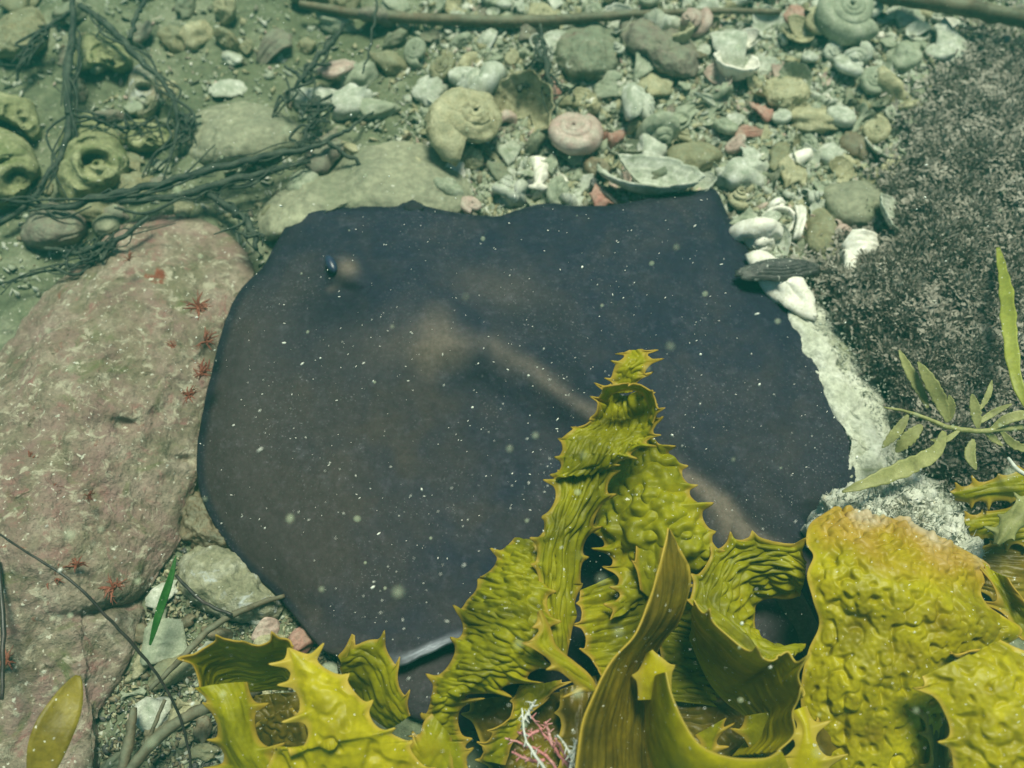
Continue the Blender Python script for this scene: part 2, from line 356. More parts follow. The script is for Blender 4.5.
def rock(name, outline, H, mat, label, cat='rock', group=None, **k):
    V, F, _, _ = mound(outline, H, **k)
    # orient faces upward
    n0 = np.cross(V[F[500, 1]] - V[F[500, 0]], V[F[500, 2]] - V[F[500, 0]])
    if n0[2] < 0: F = F[:, ::-1]
    b = P(*np.array(outline).mean(0)); 
    return tag(solo(name, V, F, mat, base=b), label, cat, group)
def ell(cx, cy, rx, ry, ang=0, n=12, jit=.12):
    a = np.linspace(0, 2 * np.pi, n, endpoint=False); q = 1 + jit * rng.uniform(-1, 1, n)
    x, y = rx * np.cos(a) * q, ry * np.sin(a) * q; c, s = math.cos(ang), math.sin(ang)
    return list(zip(cx + x * c - y * s, cy + x * s + y * c))

def rockh(px, py, r):
    h = .085 * (1 - r ** 3.2) ** .7 * (1 - .62 * ss(40, 235, px + .18 * (py - 300)))
    h = h * (1 - .45 * ss(540, 720, py)) * (1 - .3 * ss(60, 0, px) * ss(400, 300, py))
    h = h - .014 * np.exp(-((py - (598 - .25 * (px - 150))) / 9) ** 2) * ss(40, 110, px)      # crevice low on the rock
    h = h - .008 * np.exp(-((px - 122) / 14) ** 2 - ((py - 424) / 5) ** 2) - .008 * np.exp(-((px - 186) / 10) ** 2 - ((py - 460) / 4) ** 2)
    return h + .004
rock('rock', ROCK, .08, M['pinkrock'], 'large rock crusted with pink and olive growth beside the stingray', nr=260, na=560, hfun=rockh, lump=.007, lfreq=14, rough=.0026, rfreq=60, centre=(70, 500), seed=5)
rock('rock', [(258, 215), (285, 186), (330, 170), (350, 150), (400, 140), (440, 150), (468, 178), (470, 205), (440, 222), (380, 222), (320, 222), (285, 236), (262, 238)], .036, M['slab'],
     'broad smooth silt covered boulder directly behind the stingray head', nr=120, na=240, rough=.0018, rfreq=50, lump=.006, lfreq=20, prof=2.6)
rock('rock', [(190, 120), (215, 106), (255, 102), (285, 115), (302, 130), (298, 148), (270, 160), (235, 168), (198, 164), (182, 145)], .035, M['slab'],
     'flat oval silt covered stone between the dark twigs', nr=80, na=160, rough=.0018, rfreq=50, lump=.005, lfreq=22)
rock('rock', [(24, 222), (40, 205), (68, 203), (84, 214), (86, 232), (70, 244), (38, 248), (22, 240)], .03, M['mauverock'], 'dull mauve stone just above the large pink rock', nr=60, na=120, rough=.002, rfreq=60, lump=.004, lfreq=25)
rock('rock', [(92, 222), (102, 213), (118, 216), (121, 228), (108, 236), (95, 233)], .018, M['slab'], 'small rounded grey stone beside the mauve stone', nr=30, na=60, rough=.001, rfreq=60)
rock('rock', [(560, 35), (590, 20), (612, 32), (620, 60), (605, 78), (575, 80), (556, 60)], .03, M['greyrock'], 'grey-green boulder under the long brown stem', nr=50, na=110, rough=.0032, rfreq=50, lump=.005, lfreq=25)
rock('rock', [(622, 18), (660, 12), (690, 40), (702, 62), (692, 80), (665, 78), (640, 60), (622, 45)], .035, M['mauverock'], 'long brownish stone beyond the white spiral shell', nr=50, na=110, rough=.0032, rfreq=50, lump=.006, lfreq=25)
rock('rock', [(668, 150), (690, 142), (715, 145), (722, 158), (708, 172), (688, 178), (670, 168)], .026, M['tanrock'], 'tan rounded stone between the jagged white piece and red bar', nr=50, na=110, rough=.0015, rfreq=60, lump=.004, lfreq=30)
rock('rock', [(822, 190), (850, 180), (880, 186), (892, 205), (882, 222), (855, 230), (832, 220)], .03, M['slab'], 'smooth grey-green stone at the border of the brown weed', nr=50, na=110, rough=.0012, rfreq=50, lump=.004, lfreq=25)
rock('rock', [(808, 215), (822, 206), (836, 218), (840, 245), (832, 262), (815, 262), (804, 240)], .026, M['tanrock'], 'brown upright stone beside the square white shell piece', nr=50, na=110, rough=.0012, rfreq=60, lump=.004, lfreq=30)
rock('rock', [(764, 82), (782, 76), (802, 80), (810, 95), (800, 108), (778, 110), (764, 99)], .024, M['cream'], 'round pitted yellowish stone above the white cup shell', nr=50, na=110, rough=.0025, rfreq=90, lump=.004, lfreq=40)
rock('rock', [(178, 565), (200, 545), (230, 548), (262, 572), (285, 600), (275, 618), (240, 622), (205, 612), (182, 592)], .03, M['mixstone'], 'angular pale grey and white stone against the stingray edge', nr=70, na=140, rough=.003, rfreq=60, lump=.006, lfreq=28)
rock('rock', [(180, 500), (196, 492), (215, 515), (232, 545), (215, 550), (190, 545), (176, 530)], .018, M['brown'], 'low dark brown stone wedged between pink rock and stingray', nr=40, na=90, rough=.004, rfreq=90)
rock('rock', [(0, 20), (30, 5), (48, 22), (44, 48), (20, 60), (-20, 50)], .035, M['tanrock'], 'yellowish mottled stone in the far corner beside dark twigs', nr=50, na=110, rough=.003, rfreq=60, lump=.006, lfreq=30)
rock('ledge', LEDGE, .026, M['ledge'], 'white encrusted rock ledge running along the stingray side', cat='rock ledge', nr=110, na=300, rough=.0024, rfreq=60, lump=.006, lfreq=30, seed=9, centre=(850, 440))

# ------------------------------------------------------------------ stingray
def gauss(px, py, cx, cy, sx, sy, a=0):
    c, s = math.cos(a), math.sin(a); x, y = px - cx, py - cy
    u, v = x * c + y * s, -x * s + y * c
    return np.exp(-(u / sx) ** 2 - (v / sy) ** 2)
AX = math.atan2(250, 370)
def axisd(px, py):
    c, s = math.cos(AX), math.sin(AX); x, y = px - 345, py - 275
    u, v = x * c + y * s, -x * s + y * c
    return u, v + 25 * ss(90, 160, u) - 16 * ss(400, 490, u)
def rayh(px, py, r):
    u, v = axisd(px, py)
    h = .026 + .024 * (1 - r ** 2.4) ** .8
    h = h + .022 * np.exp(-(v / 75) ** 2) * ss(-40, 60, u) * ss(470, 220, u)
    h = h + .008 * np.exp(-(v / 16) ** 2) * ss(150, 260, u) * (1 - .35 * ss(300, 430, u))
    h = h - .006 * np.exp(-((np.abs(v) - 40) / 24) ** 2) * ss(60, 160, u)
    h = h + .013 * gauss(px, py, 340, 268, 17, 13) + .009 * gauss(px, py, 413, 203, 14, 12) + .006 * gauss(px, py, 432, 338, 42, 30)
    h = h - .007 * gauss(px, py, 352, 292, 14, 7) - .004 * gauss(px, py, 345, 262, 3, 9)
    h = h + (.004 * np.sin(px / 38 + 1) * np.sin(py / 45)) * ss(.5, 1, r)
    h = h - .010 * ss(.84, 1, r) ** 2 * (1 - ss(600, 640, py))
    h = h + .014 * ss(.75, .97, r) * ss(330, 230, px) * ss(520, 400, py)
    h = h + .012 * ss(.75, .97, r) * ss(262, 225, py) * ss(500, 440, px) * (1 - ss(330, 230, px))
    h = h + .012 * ss(.7, 1, r) * gauss(px, py, 430, 655, 60, 30)
    return h
def stingray():
    root = empty('stingray', P(530, 430, 0)); tag(root, 'large dark blue-black stingray lying flat on the seabed behind the kelp', 'stingray')
    na, nr = 520, 190
    V, F, G, r = mound(RAY, .05, nr=nr, na=na, hfun=rayh, rough=.0007, rfreq=60, under=False, centre=(530, 430))
    px, py = G[..., 0].ravel(), G[..., 1].ravel(); rr = np.repeat(r, na)
    wx = 9 * noise(np.stack([px / 40, py / 40, 0 * px + 3], -1)); px = px + wx; py = py + 8 * noise(np.stack([px / 40, py / 40, 0 * px + 8], -1))
    u, v = axisd(px, py)
    n3 = fbm(np.stack([px / 60, py / 60, 0 * px], -1), 4)
    pale = .95 * ss(.15, .95, gauss(px, py, 434, 342, 42, 33, .2) * (1 + .2 * n3)) * (.85 + .3 * n3) + .3 * gauss(px, py, 385, 345, 40, 30) + .95 * gauss(px, py, 347, 270, 9, 10) + .45 * gauss(px, py, 335, 287, 7, 3)
    pale += .72 * np.exp(-(v / 11) ** 2) * ss(110, 190, u) * (.8 + .5 * n3) + .55 * np.exp(-((v - 3) / 17) ** 2) * ss(360, 420, u) + .35 * gauss(px, py, 500, 288, 45, 20, .3) + .25 * gauss(px, py, 668, 440, 12, 10)
    brown = .75 * ss(.55, .95, rr) * ss(520, 250, px) * ss(230, 330, py) + .55 * gauss(px, py, 400, 420, 120, 70) * (1 + n3) + .18 * ss(.1, .7, fbm(np.stack([px / 35 + 9, py / 35, 0 * px], -1), 3)) + .5 * ss(430, 560, py) * (.6 + n3) * .8 + .3 * gauss(px, py, 780, 440, 70, 60) + .6 * gauss(px, py, 330, 480, 110, 90)
    inky = .85 * ss(.965, .99, rr) * (1 - ss(600, 640, py)) + .8 * gauss(px, py, 478, 378, 34, 22) + .6 * gauss(px, py, 330, 305, 45, 20) + .5 * gauss(px, py, 545, 320, 60, 25, .5) + .6 * np.exp(-((v + 20) / 12) ** 2) * ss(180, 260, u) + .7 * np.exp(-((v - 30) / 12) ** 2) * ss(320, 420, u)
    rim = .9 * gauss(px, py, 430, 654, 44, 16, -.35) * ss(.93, .975, rr) * (.6 + .9 * np.abs(noise(np.stack([px / 4, py / 4, 0 * px], -1)))) + .0 * px
    clip = lambda a: np.clip(a, 0, 1)
    # underside: margin rolls under and closes
    W = V.reshape(nr, na, 3); edge = W[-1]; c = edge.mean(0)
    under = []
    for dz, k in ((-.003, -.004), (-.007, .0), (-.010, .02), (-.014, .3)):
        q = edge + (c - edge) * k; q[:, 2] = edge[:, 2] + dz; under.append(q)
    V = np.concatenate([V] + under); off = nr * na
    F2 = []
    for k in range(4):
        a = (nr - 1) * na if k == 0 else off + (k - 1) * na; b = off + k * na; j = np.arange(na); j2 = (j + 1) % na
        F2.append(np.stack([a + j, b + j, b + j2, a + j2], -1))
    F = np.concatenate([F] + [f[:, ::-1] for f in F2])
    pad = lambda a: np.concatenate([clip(a), np.tile(clip(a)[-na:], 4)])
    n0 = np.cross(V[F[900, 1]] - V[F[900, 0]], V[F[900, 2]] - V[F[900, 0]])
    if n0[2] < 0: F = F[:, ::-1]
    child('body', V, F, M['ray'], root, {'pale': pad(pale), 'brown': pad(brown), 'inky': pad(inky), 'rim': pad(rim)})
    # tail: lies over the rear of the disc and runs on under the kelp
    def hz(px, py): return float(rayh(np.float64(px), np.float64(py), np.float64(.5)))
    pts = [P(x, y, z) for x, y, z in ((712, 500, .030), (735, 525, .040), (755, 552, .046), (785, 590, .055), (815, 650, .04), (850, 720, .02), (900, 800, .012))]
    V, F = tube(pts, [.006, .011, .012, .012, .011, .009, .006], 20, 120, 0, 3, .7)
    n = len(V)
    child('tail', V, F, M['ray'], root, {'pale': np.full(n, .8), 'brown': np.full(n, .5), 'inky': np.zeros(n), 'rim': np.zeros(n)})
    for nm, ol, H in (('pelvic_fin', [(395, 672), (440, 650), (500, 660), (520, 700), (480, 730), (420, 720), (390, 700)], .014), ('pelvic_fin', [(700, 560), (780, 555), (835, 585), (845, 640), (800, 680), (730, 690), (690, 640)], .05)):
        V, F, _, _ = mound(ol, H, nr=40, na=90, base=.006, rough=.0008, rfreq=50); F = F[:, ::-1] if np.cross(V[F[300, 1]] - V[F[300, 0]], V[F[300, 2]] - V[F[300, 0]])[2] < 0 else F
        n = len(V); child(nm, V, F, M['ray'], root, {'pale': np.full(n, .06), 'brown': np.full(n, .6), 'inky': np.zeros(n), 'rim': np.zeros(n)})
    # eyes
    def ball(cen, ax, rot):
        u = np.linspace(0, np.pi, 17)[:, None]; v = np.linspace(0, 2 * np.pi, 25)[None, :-1]
        S = np.stack([np.sin(u) * np.cos(v), np.sin(u) * np.sin(v), np.cos(u) + 0 * v], -1) * np.array(ax)
        S = S @ np.array(Euler(rot).to_matrix()).T + cen
        return S.reshape(-1, 3), gridfaces(17, 24, True)
    ce = P(331, 264, rayh(331., 264., .5) - .001)
    for nm, m_, c_, ax, rot in (('eye', 'eye', ce, (.0055, .012, .005), (0, 0, .45)),
                                ('eye', 'eyelid', P(414, 207, rayh(414., 207., .97) - .002), (.011, .007, .003), (0, 0, 0))):
        V, F = ball(c_, ax, rot); child(nm, V, F[:, ::-1], M[m_], root)
stingray()

# ------------------------------------------------------------------ kelp blades
def blade(parent, L, Rr, bulge=.0, amp=.0022, wl=(.010, .010), ruffle=.003, seed=0, tooth=.009, pitch=.022, tl=True, tr=True, mat='kelp', nu=220, nv=70, name='blade', tip=None, ridged=True, fine=.5):
    L = np.array([P(*q) for q in L]); Rr = np.array([P(*q) for q in Rr])
    Ls, Rs = spline(L, nu), spline(Rr, nu)
    t = np.linspace(0, 1, nu); v = np.linspace(0, 1, nv)
    b = np.interp(t, np.linspace(0, 1, len(np.atleast_1d(bulge))), np.atleast_1d(bulge)) if np.ndim(bulge) else np.full(nu, bulge)
    G = Ls[:, None] * (1 - v)[None, :, None] + Rs[:, None] * v[None, :, None]
    view = CAMLOC - G.mean((0, 1)); view /= np.linalg.norm(view); nrm = .5 * view + .5 * np.array([0, 0, 1]); nrm /= np.linalg.norm(nrm)
    G = G + (b[:, None] * 4 * v * (1 - v))[..., None] * nrm
    lat = Rs - Ls; wid = np.linalg.norm(lat, axis=1); lat = lat / (wid[:, None] + 1e-6)
    cen = (Ls + Rs) / 2; s = np.concatenate([[0], np.cumsum(np.linalg.norm(np.diff(cen, axis=0), axis=1))])
    SU = s[:, None] + 0 * v[None]; SV = wid[:, None] * (v[None] - .5)
    N = vnormals(G); N = N * np.sign((N * nrm).sum(-1, keepdims=True) + 1e-9)
    w1 = fbm(np.stack([SU * 14 + seed, SV * 14, 0 * SU], -1), 2) * .5
    q = np.stack([SU / wl[0] + w1 * 1.3, SV / wl[1] + w1 * 1.3, 0 * SU + seed * 1.9], -1)
    if ridged in ('pit', 'cell'): q = G / wl[0] + seed
    n1 = noise(q); d = (3.0 * np.sqrt(n1 * n1 + .0012) - .9) if ridged else n1 * 1.2
    if ridged == 'pit':
        d = -2.6 * np.clip(n1 - .05, 0, .6) + .35 * noise(q * .45 + 9)
    d = d + fine * noise(q * 2.3 + 5) * (.4 if ridged == 'pit' else 1)
    if tip is not None:
        tq = np.clip(tip(*unpix(G)), 0, 1); d = d * (1 - tq) + tq * 1.1 * (2.6 * np.abs(noise(q * 1.15 + 3)) - .6)
    fade = np.clip(np.minimum(v, 1 - v) / .10, 0, 1)[None] ** .8 * np.clip(wid / .03, .15, 1)[:, None]
    G = G + N * (amp * d * fade)[..., None]
    # ruffled margin and spines
    ed = np.abs(2 * v - 1)[None] ** 3
    G = G + N * (ruffle * ed * noise(np.stack([SU / .035 + seed, np.sign(SV) * 3, 0 * SU], -1)))[..., None]
    for side, on, E, sg in ((0, tl, Ls, -1), (1, tr, Rs, 1)):
        if not on: continue
        se = np.concatenate([[0], np.cumsum(np.linalg.norm(np.diff(E, axis=0), axis=1))])
        if se[-1] < pitch * .8: continue
        rs = np.random.RandomState(int(seed * 7 + side * 31 + 5)); pos = []; a = pitch * rs.uniform(.3, .8)
        while a < se[-1] - .004: pos.append((a, rs.uniform(.55, 1.25), rs.uniform(-1, 1))); a += pitch * rs.uniform(.65, 1.4)
        off = np.zeros(nu); lift = np.zeros(nu); sk = np.zeros(nu)
        for a, hgt, bend in pos:
            dd = np.abs(se - a); c = (.72 * np.exp(-dd / (pitch * .16)) + .38 * np.exp(-(dd / (pitch * .07)) ** 2)) * hgt; off = np.maximum(off, c); lift += bend * c * c * .6; sk += c * c * .25
        T = np.gradient(E, axis=0); T /= np.linalg.norm(T, axis=1)[:, None] + 1e-9
        prox = np.clip(((v if side else 1 - v) - .80) / .20, 0, 1) ** 1.7
        G = G + prox[None, :, None] * (sg * lat * off[:, None] + N[:, -1 if side else 0] * lift[:, None] - T * sk[:, None])[:, None] * tooth * 1.15
    edge = np.clip(1 - np.minimum(SV + wid[:, None] / 2, wid[:, None] / 2 - SV) / .0036, 0, 1) ** .8
    tipc = np.zeros_like(SU)
    if tip is not None: tipc = np.clip(tip(*unpix(G)) + .3 * fbm(G * 30, 3), 0, 1)
    o = child(name, G.reshape(-1, 3), gridfaces(nu, nv), M[mat], parent, {'edge': edge, 'tipc': tipc})
    md = o.modifiers.new('thickness', 'SOLIDIFY'); md.thickness = .0011; md.offset = 0
    return o

kc = empty('kelp', P(610, 690, 0)); tag(kc, 'tall olive kelp plant with a twisted spiny frond reaching over the stingray', 'kelp')
# frond tip, curled
blade(kc, [(630, 350, .20), (623, 362, .20), (614, 374, .195), (614, 392, .19)], [(641, 349, .205), (648, 360, .205), (641, 374, .20), (632, 392, .19)], [-.002, .006, -.004], .0018, (.008, .006), .006, 1, .010, .011, nu=120, nv=40)
blade(kc, [(612, 384, .20), (600, 402, .195), (592, 420, .185), (568, 434, .18), (563, 452, .175), (560, 470, .17), (550, 482, .165)], [(640, 388, .205), (652, 402, .21), (655, 420, .21), (648, 438, .20), (632, 452, .19), (615, 464, .18), (600, 474, .17)], [-.030, -.030, -.004, .014, .014], .0022, (.016, .0045), .003, 2, .008, .014, nu=200, nv=80)
blade(kc, [(599, 398, .215), (606, 388, .222), (622, 384, .225), (640, 385, .225), (652, 394, .222), (657, 408, .218), (653, 424, .21)], [(606, 402, .20), (612, 394, .205), (624, 390, .205), (638, 391, .205), (646, 399, .205), (650, 410, .20), (647, 422, .195)], .003, .0008, (.01, .006), .001, 61, .006, .014, tr=False, nu=120, nv=24)
# long wrinkled blade down from the curl
blade(kc, [(558, 470, .165), (556, 500, .165), (545, 525, .165), (538, 555, .16), (541, 590, .15), (547, 625, .14), (556, 655, .13)], [(614, 464, .175), (606, 490, .16), (594, 520, .145), (582, 550, .13), (576, 590, .125), (572, 625, .125), (566, 660, .125)], [.004, .012, .016, .014, .01, .004], .0026, (.032, .0052), .003, 3, .009, .024, nu=260, nv=80)
# broad blistered blade behind it
blade(kc, [(644, 436, .16), (618, 462, .13), (600, 498, .125), (598, 530, .125), (612, 556, .12), (622, 590, .12), (610, 620, .12)], [(654, 440, .165), (676, 462, .155), (688, 496, .15), (703, 520, .145), (714, 552, .135), (706, 572, .12), (672, 590, .11)], [.004, .016, .022, .02, .01, 0], .0030, (.0125, .0095), .003, 4, .012, .020, nu=260, nv=150, fine=.3, ridged='cell')
# lower part with ripples leading to the stem
blade(kc, [(580, 590, .12), (583, 620, .12), (590, 650, .115), (600, 676, .11)], [(640, 560, .12), (650, 600, .12), (640, 640, .115), (612, 680, .11)], [-.012, -.014, -.004], .0024, (.0075, .022), .003, 5, .008, .02, nu=180, nv=80)
# small inner fold beside the folded blade
blade(kc, [(655, 510, .15), (640, 535, .145), (636, 560, .14), (640, 590, .13)], [(668, 528, .15), (664, 550, .15), (660, 575, .14), (655, 600, .13)], -.006, .001, (.02, .01), .002, 6, .006, .02, mat='kelp', nu=100, nv=40)
# folded brown blade with bright left margin
blade(kc, [(668, 528, .215), (660, 560, .215), (650, 600, .21), (635, 632, .205), (612, 660, .20), (594, 692, .195), (580, 735, .185), (574, 790, .17)],
      [(670, 530, .205), (684, 560, .19), (690, 585, .175), (682, 615, .155), (660, 645, .13), (650, 680, .10), (652, 730, .09), (658, 800, .08)], [0, .003, .006, .008, .004, .0], .0013, (.05, .006), .002, 7, .006, .05, tl=False, mat='kelp_brown', nu=260, nv=90, ridged=False)
# wide wrinkled blade left of the plant
blade(kc, [(515, 538, .14), (500, 556, .14), (480, 590, .135), (466, 606, .13), (463, 640, .125), (444, 672, .12), (432, 698, .115), (430, 724, .10), (446, 760, .08)],
      [(536, 542, .145), (542, 570, .15), (545, 600, .15), (545, 640, .145), (528, 672, .13), (492, 690, .12), (464, 696, .115), (458, 722, .10), (466, 764, .08)], [.004, .014, .02, .022, .018, .012, .006], .0026, (.0060, .015), .003, 8, .012, .024, nu=300, nv=120)
# lower dangling spine blade
blade(kc, [(538, 612, .17), (541, 630, .168), (534, 645, .165), (550, 660, .16), (572, 680, .15), (590, 692, .145)], [(541, 610, .17), (550, 630, .165), (556, 646, .16), (574, 662, .155), (590, 676, .15), (598, 690, .145)], .003, .0012, (.02, .006), .002, 9, .010, .02, tr=False, nu=150, nv=40)
# blades under and around; brown ones are filler added to keep the gaps dark
blade(kc, [(520, 685, .10), (510, 715, .095), (497, 731, .09), (480, 760, .07)], [(560, 680, .10), (545, 700, .10), (520, 725, .09), (505, 765, .07)], -.006, .0018, (.01, .01), .003, 10, .008, .02, nu=130, nv=50)
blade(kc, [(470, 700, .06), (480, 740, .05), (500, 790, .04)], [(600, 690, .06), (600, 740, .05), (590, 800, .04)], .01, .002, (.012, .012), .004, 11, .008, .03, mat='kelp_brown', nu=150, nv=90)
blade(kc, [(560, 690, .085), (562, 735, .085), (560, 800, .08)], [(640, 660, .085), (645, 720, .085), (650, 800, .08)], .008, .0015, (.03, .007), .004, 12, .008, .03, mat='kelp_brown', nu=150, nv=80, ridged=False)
# rippled blade sweeping round the gap
blade(kc, [(806, 562, .12), (790, 546, .125), (752, 540, .13), (722, 548, .135), (700, 575, .14), (692, 600, .145), (712, 624, .15), (745, 652, .155), (782, 662, .15)],
      [(800, 596, .09), (790, 598, .085), (770, 598, .08), (758, 604, .08), (755, 612, .08), (755, 626, .085), (764, 640, .09), (786, 648, .10), (806, 644, .11)], [.008, .012, .014, .012, .010, .006], .0030, (.020, .0062), .003, 13, .010, .028, tr=False, nu=300, nv=110, fine=.35)
# cup shaped blade: wall falling from the rim into the hollow
blade(kc, [(694, 600, .175), (704, 616, .175), (728, 636, .175), (748, 652, .175), (770, 660, .175), (788, 652, .175), (794, 676, .17), (804, 694, .165), (792, 712, .16), (794, 734, .155), (778, 752, .15)],
      [(690, 640, .09), (696, 656, .085), (706, 676, .08), (716, 692, .075), (728, 704, .07), (740, 712, .07), (748, 720, .07), (752, 730, .07), (748, 740, .07), (740, 748, .07), (732, 756, .07)], [-.004, -.008, -.008], .0009, (.05, .006), .002, 14, .014, .032, tr=False, mat='kelp_smooth', nu=280, nv=80, ridged=False)
# near wall of the cup, smooth and bright
blade(kc, [(666, 672, .20), (672, 694, .20), (684, 722, .20), (702, 746, .198), (730, 757, .19), (764, 758, .18), (780, 750, .165)],
      [(648, 680, .13), (645, 710, .13), (648, 750, .13), (668, 790, .13), (710, 815, .12), (760, 815, .11), (800, 800, .10)], [.006, .014, .014, .006], .0006, (.05, .02), .001, 15, .005, .05, tl=False, tr=False, mat='kelp_smooth', nu=220, nv=80, ridged=False)
blade(kc, [(646, 655, .16), (640, 675, .16), (638, 700, .15)], [(652, 650, .17), (668, 668, .165), (672, 700, .15)], .004, .0006, (.04, .02), .001, 16, .008, .03, mat='kelp_smooth', nu=80, nv=40, ridged=False)
# shaded blades inside the cup
blade(kc, [(672, 590, .07), (660, 640, .06), (670, 700, .05)], [(735, 600, .07), (740, 650, .05), (735, 710, .045)], .006, .0026, (.007, .02), .003, 17, .008, .03, nu=160, nv=80)
blade(kc, [(745, 716, .095), (744, 732, .09), (750, 750, .085)], [(775, 712, .095), (785, 725, .09), (782, 750, .085)], .008, .0006, (.03, .03), .001, 18, .008, .02, nu=70, nv=40, ridged=False)
blade(kc, [(695, 735, .10), (702, 744, .10), (706, 760, .09)], [(726, 718, .11), (716, 740, .10), (712, 764, .09)], .002, .0006, (.03, .03), .001, 19, .008, .02, nu=70, nv=30, ridged=False)
blade(kc, [(660, 690, .045), (670, 740, .035), (690, 800, .03)], [(800, 680, .045), (805, 740, .035), (800, 800, .03)], .01, .002, (.014, .014), .004, 20, .008, .03, mat='kelp_brown', nu=120, nv=90)  # low brown filler blade, added so the cup's gaps stay dark
# stem
V, F = tube([P(600, 690, .11), P(590, 730, .09), P(585, 780, .05), P(580, 840, .0)], [.006, .007, .008, .011], 10, 30, .001, 2); child('stem', V, F, M['kelp_brown'], kc, {'edge': np.zeros(len(V)), 'tipc': np.zeros(len(V))})

kl = empty('kelp', P(300, 760, 0)); tag(kl, 'low curled golden kelp in front of the stingray snout with a round hollow', 'kelp')
blade(kl, [(200, 690, .13), (197, 656, .14), (226, 641, .145), (258, 645, .145), (288, 640, .145), (292, 660, .14)],
      [(222, 694, .09), (226, 690, .08), (238, 690, .07), (254, 692, .065), (270, 690, .06), (288, 690, .06)], [-.004, -.010, -.010, -.004], .0012, (.022, .006), .002, 21, .010, .028, tr=False, mat='kelp', nu=200, nv=80, ridged=False)
blade(kl, [(195, 688, .15), (210, 700, .145), (218, 725, .135), (225, 755, .12), (240, 800, .10)],
      [(247, 682, .14), (250, 700, .135), (254, 722, .13), (262, 748, .125), (300, 790, .11)], [.006, .012, .010, .004], .0014, (.030, .007), .002, 22, .010, .028, nu=200, nv=70, ridged=False)
blade(kl, [(288, 648, .17), (292, 675, .165), (302, 704, .16), (310, 730, .155), (300, 750, .15), (275, 752, .14), (262, 790, .12)],
      [(290, 648, .17), (322, 666, .165), (346, 684, .16), (360, 700, .155), (378, 730, .15), (402, 742, .14), (440, 790, .12)], [.001, .008, .012, .014, .012], .0024, (.012, .010), .003, 23, .0085, .022, nu=260, nv=130, mat='kelp_gold', ridged='pit')
blade(kl, [(345, 656, .12), (358, 646, .13), (374, 642, .13), (390, 658, .125), (400, 690, .115), (410, 716, .10)],
      [(340, 668, .11), (346, 680, .10), (354, 692, .085), (364, 706, .075), (376, 720, .07), (390, 730, .065)], [.006, .012, .012, .004], .0014, (.02, .009), .002, 24, .011, .024, tr=False, nu=170, nv=70)
blade(kl, [(338, 656, .12), (345, 648, .125), (352, 634, .13)], [(342, 664, .12), (350, 656, .125), (354, 635, .13)], 0, .0003, (.02, .02), .0005, 25, .003, .03, nu=40, nv=10)
blade(kl, [(404, 748, .12), (418, 742, .125), (424, 722, .13), (432, 714, .13)], [(412, 790, .10), (440, 780, .11), (452, 755, .12), (452, 738, .12)], .004, .0008, (.02, .01), .002, 26, .010, .022, nu=110, nv=50)
blade(kl, [(440, 742, .12), (444, 760, .115), (450, 800, .10)], [(462, 742, .125), (466, 762, .115), (472, 800, .10)], .003, .0008, (.02, .01), .002, 27, .008, .02, nu=80, nv=40)
blade(kl, [(215, 700, .03), (230, 740, .025), (250, 800, .02)], [(345, 690, .04), (360, 740, .03), (380, 800, .02)], .012, .0026, (.012, .012), .004, 28, .008, .03, mat='kelp_brown', nu=120, nv=90)  # brown filler blade near the bed, added to darken the hollow
blade(kl, [(258, 722, .07), (256, 738, .06), (270, 760, .05)], [(292, 708, .08), (305, 730, .07), (305, 760, .05)], .008, .0016, (.009, .009), .003, 29, .008, .02, mat='kelp_brown', nu=80, nv=50)
V, F = tube([P(330, 790, .11), P(325, 830, .05), P(320, 860, .0)], [.005, .007, .010], 10, 20, .001, 5); child('stem', V, F, M['kelp_brown'], kl, {'edge': np.zeros(len(V)), 'tipc': np.zeros(len(V))})

kr = empty('kelp', P(900, 720, 0)); tag(kr, 'broad yellow blistered kelp with an orange-brown bleached upper margin', 'kelp')
tipf = lambda px, py: np.clip((568 + .32 * (px - 870) - py) / 55.0, -.3, 1.2) 
blade(kr, [(834, 507, .12), (812, 522, .13), (806, 542, .14), (813, 556, .145), (807, 576, .145), (813, 600, .14), (819, 624, .13), (808, 652, .12), (800, 690, .11), (806, 735, .09), (815, 800, .07)],
      [(912, 524, .115), (982, 560, .115), (986, 574, .12), (980, 590, .125), (988, 604, .13), (1006, 618, .13), (1022, 632, .13), (1000, 652, .125), (960, 680, .12), (940, 735, .10), (935, 800, .08)],
      [.008, .022, .026, .026, .024, .022, .020, .018], .0032, (.0088, .0088), .004, 31, .004, .02, tl=False, tr=False, nu=360, nv=230, tip=tipf, fine=.5, ridged='pit', mat='kelp_gold')
blade(kr, [(923, 676, .17), (934, 690, .17), (944, 712, .165), (953, 740, .16), (952, 790, .15)], [(1000, 640, .17), (1040, 660, .17), (1060, 700, .165), (1060, 740, .16), (1060, 800, .15)], [.006, .014, .016, .012], .0028, (.0095, .011), .003, 33, .010, .03, tr=False, nu=180, nv=120, mat='kelp_gold', ridged='pit')
blade(kr, [(915, 702, .12), (924, 716, .12), (930, 740, .11), (935, 790, .10)], [(940, 698, .12), (948, 716, .11), (948, 745, .10), (948, 790, .09)], -.006, .0016, (.02, .006), .003, 34, .009, .02, mat='kelp_brown', nu=110, nv=50)
blade(kr, [(950, 652, .16), (958, 655, .15), (985, 650, .15)], [(952, 656, .13), (975, 664, .13), (1000, 656, .14)], -.002, .001, (.02, .01), .002, 35, .01, .02, nu=60, nv=30, mat='kelp_brown')
blade(kr, [(982, 562, .12), (990, 580, .13), (1004, 610, .13), (1024, 640, .13)], [(1008, 578, .14), (1015, 590, .14), (1030, 610, .14), (1050, 640, .13)], -.006, .0012, (.02, .008), .003, 36, .012, .022, nu=110, nv=50)
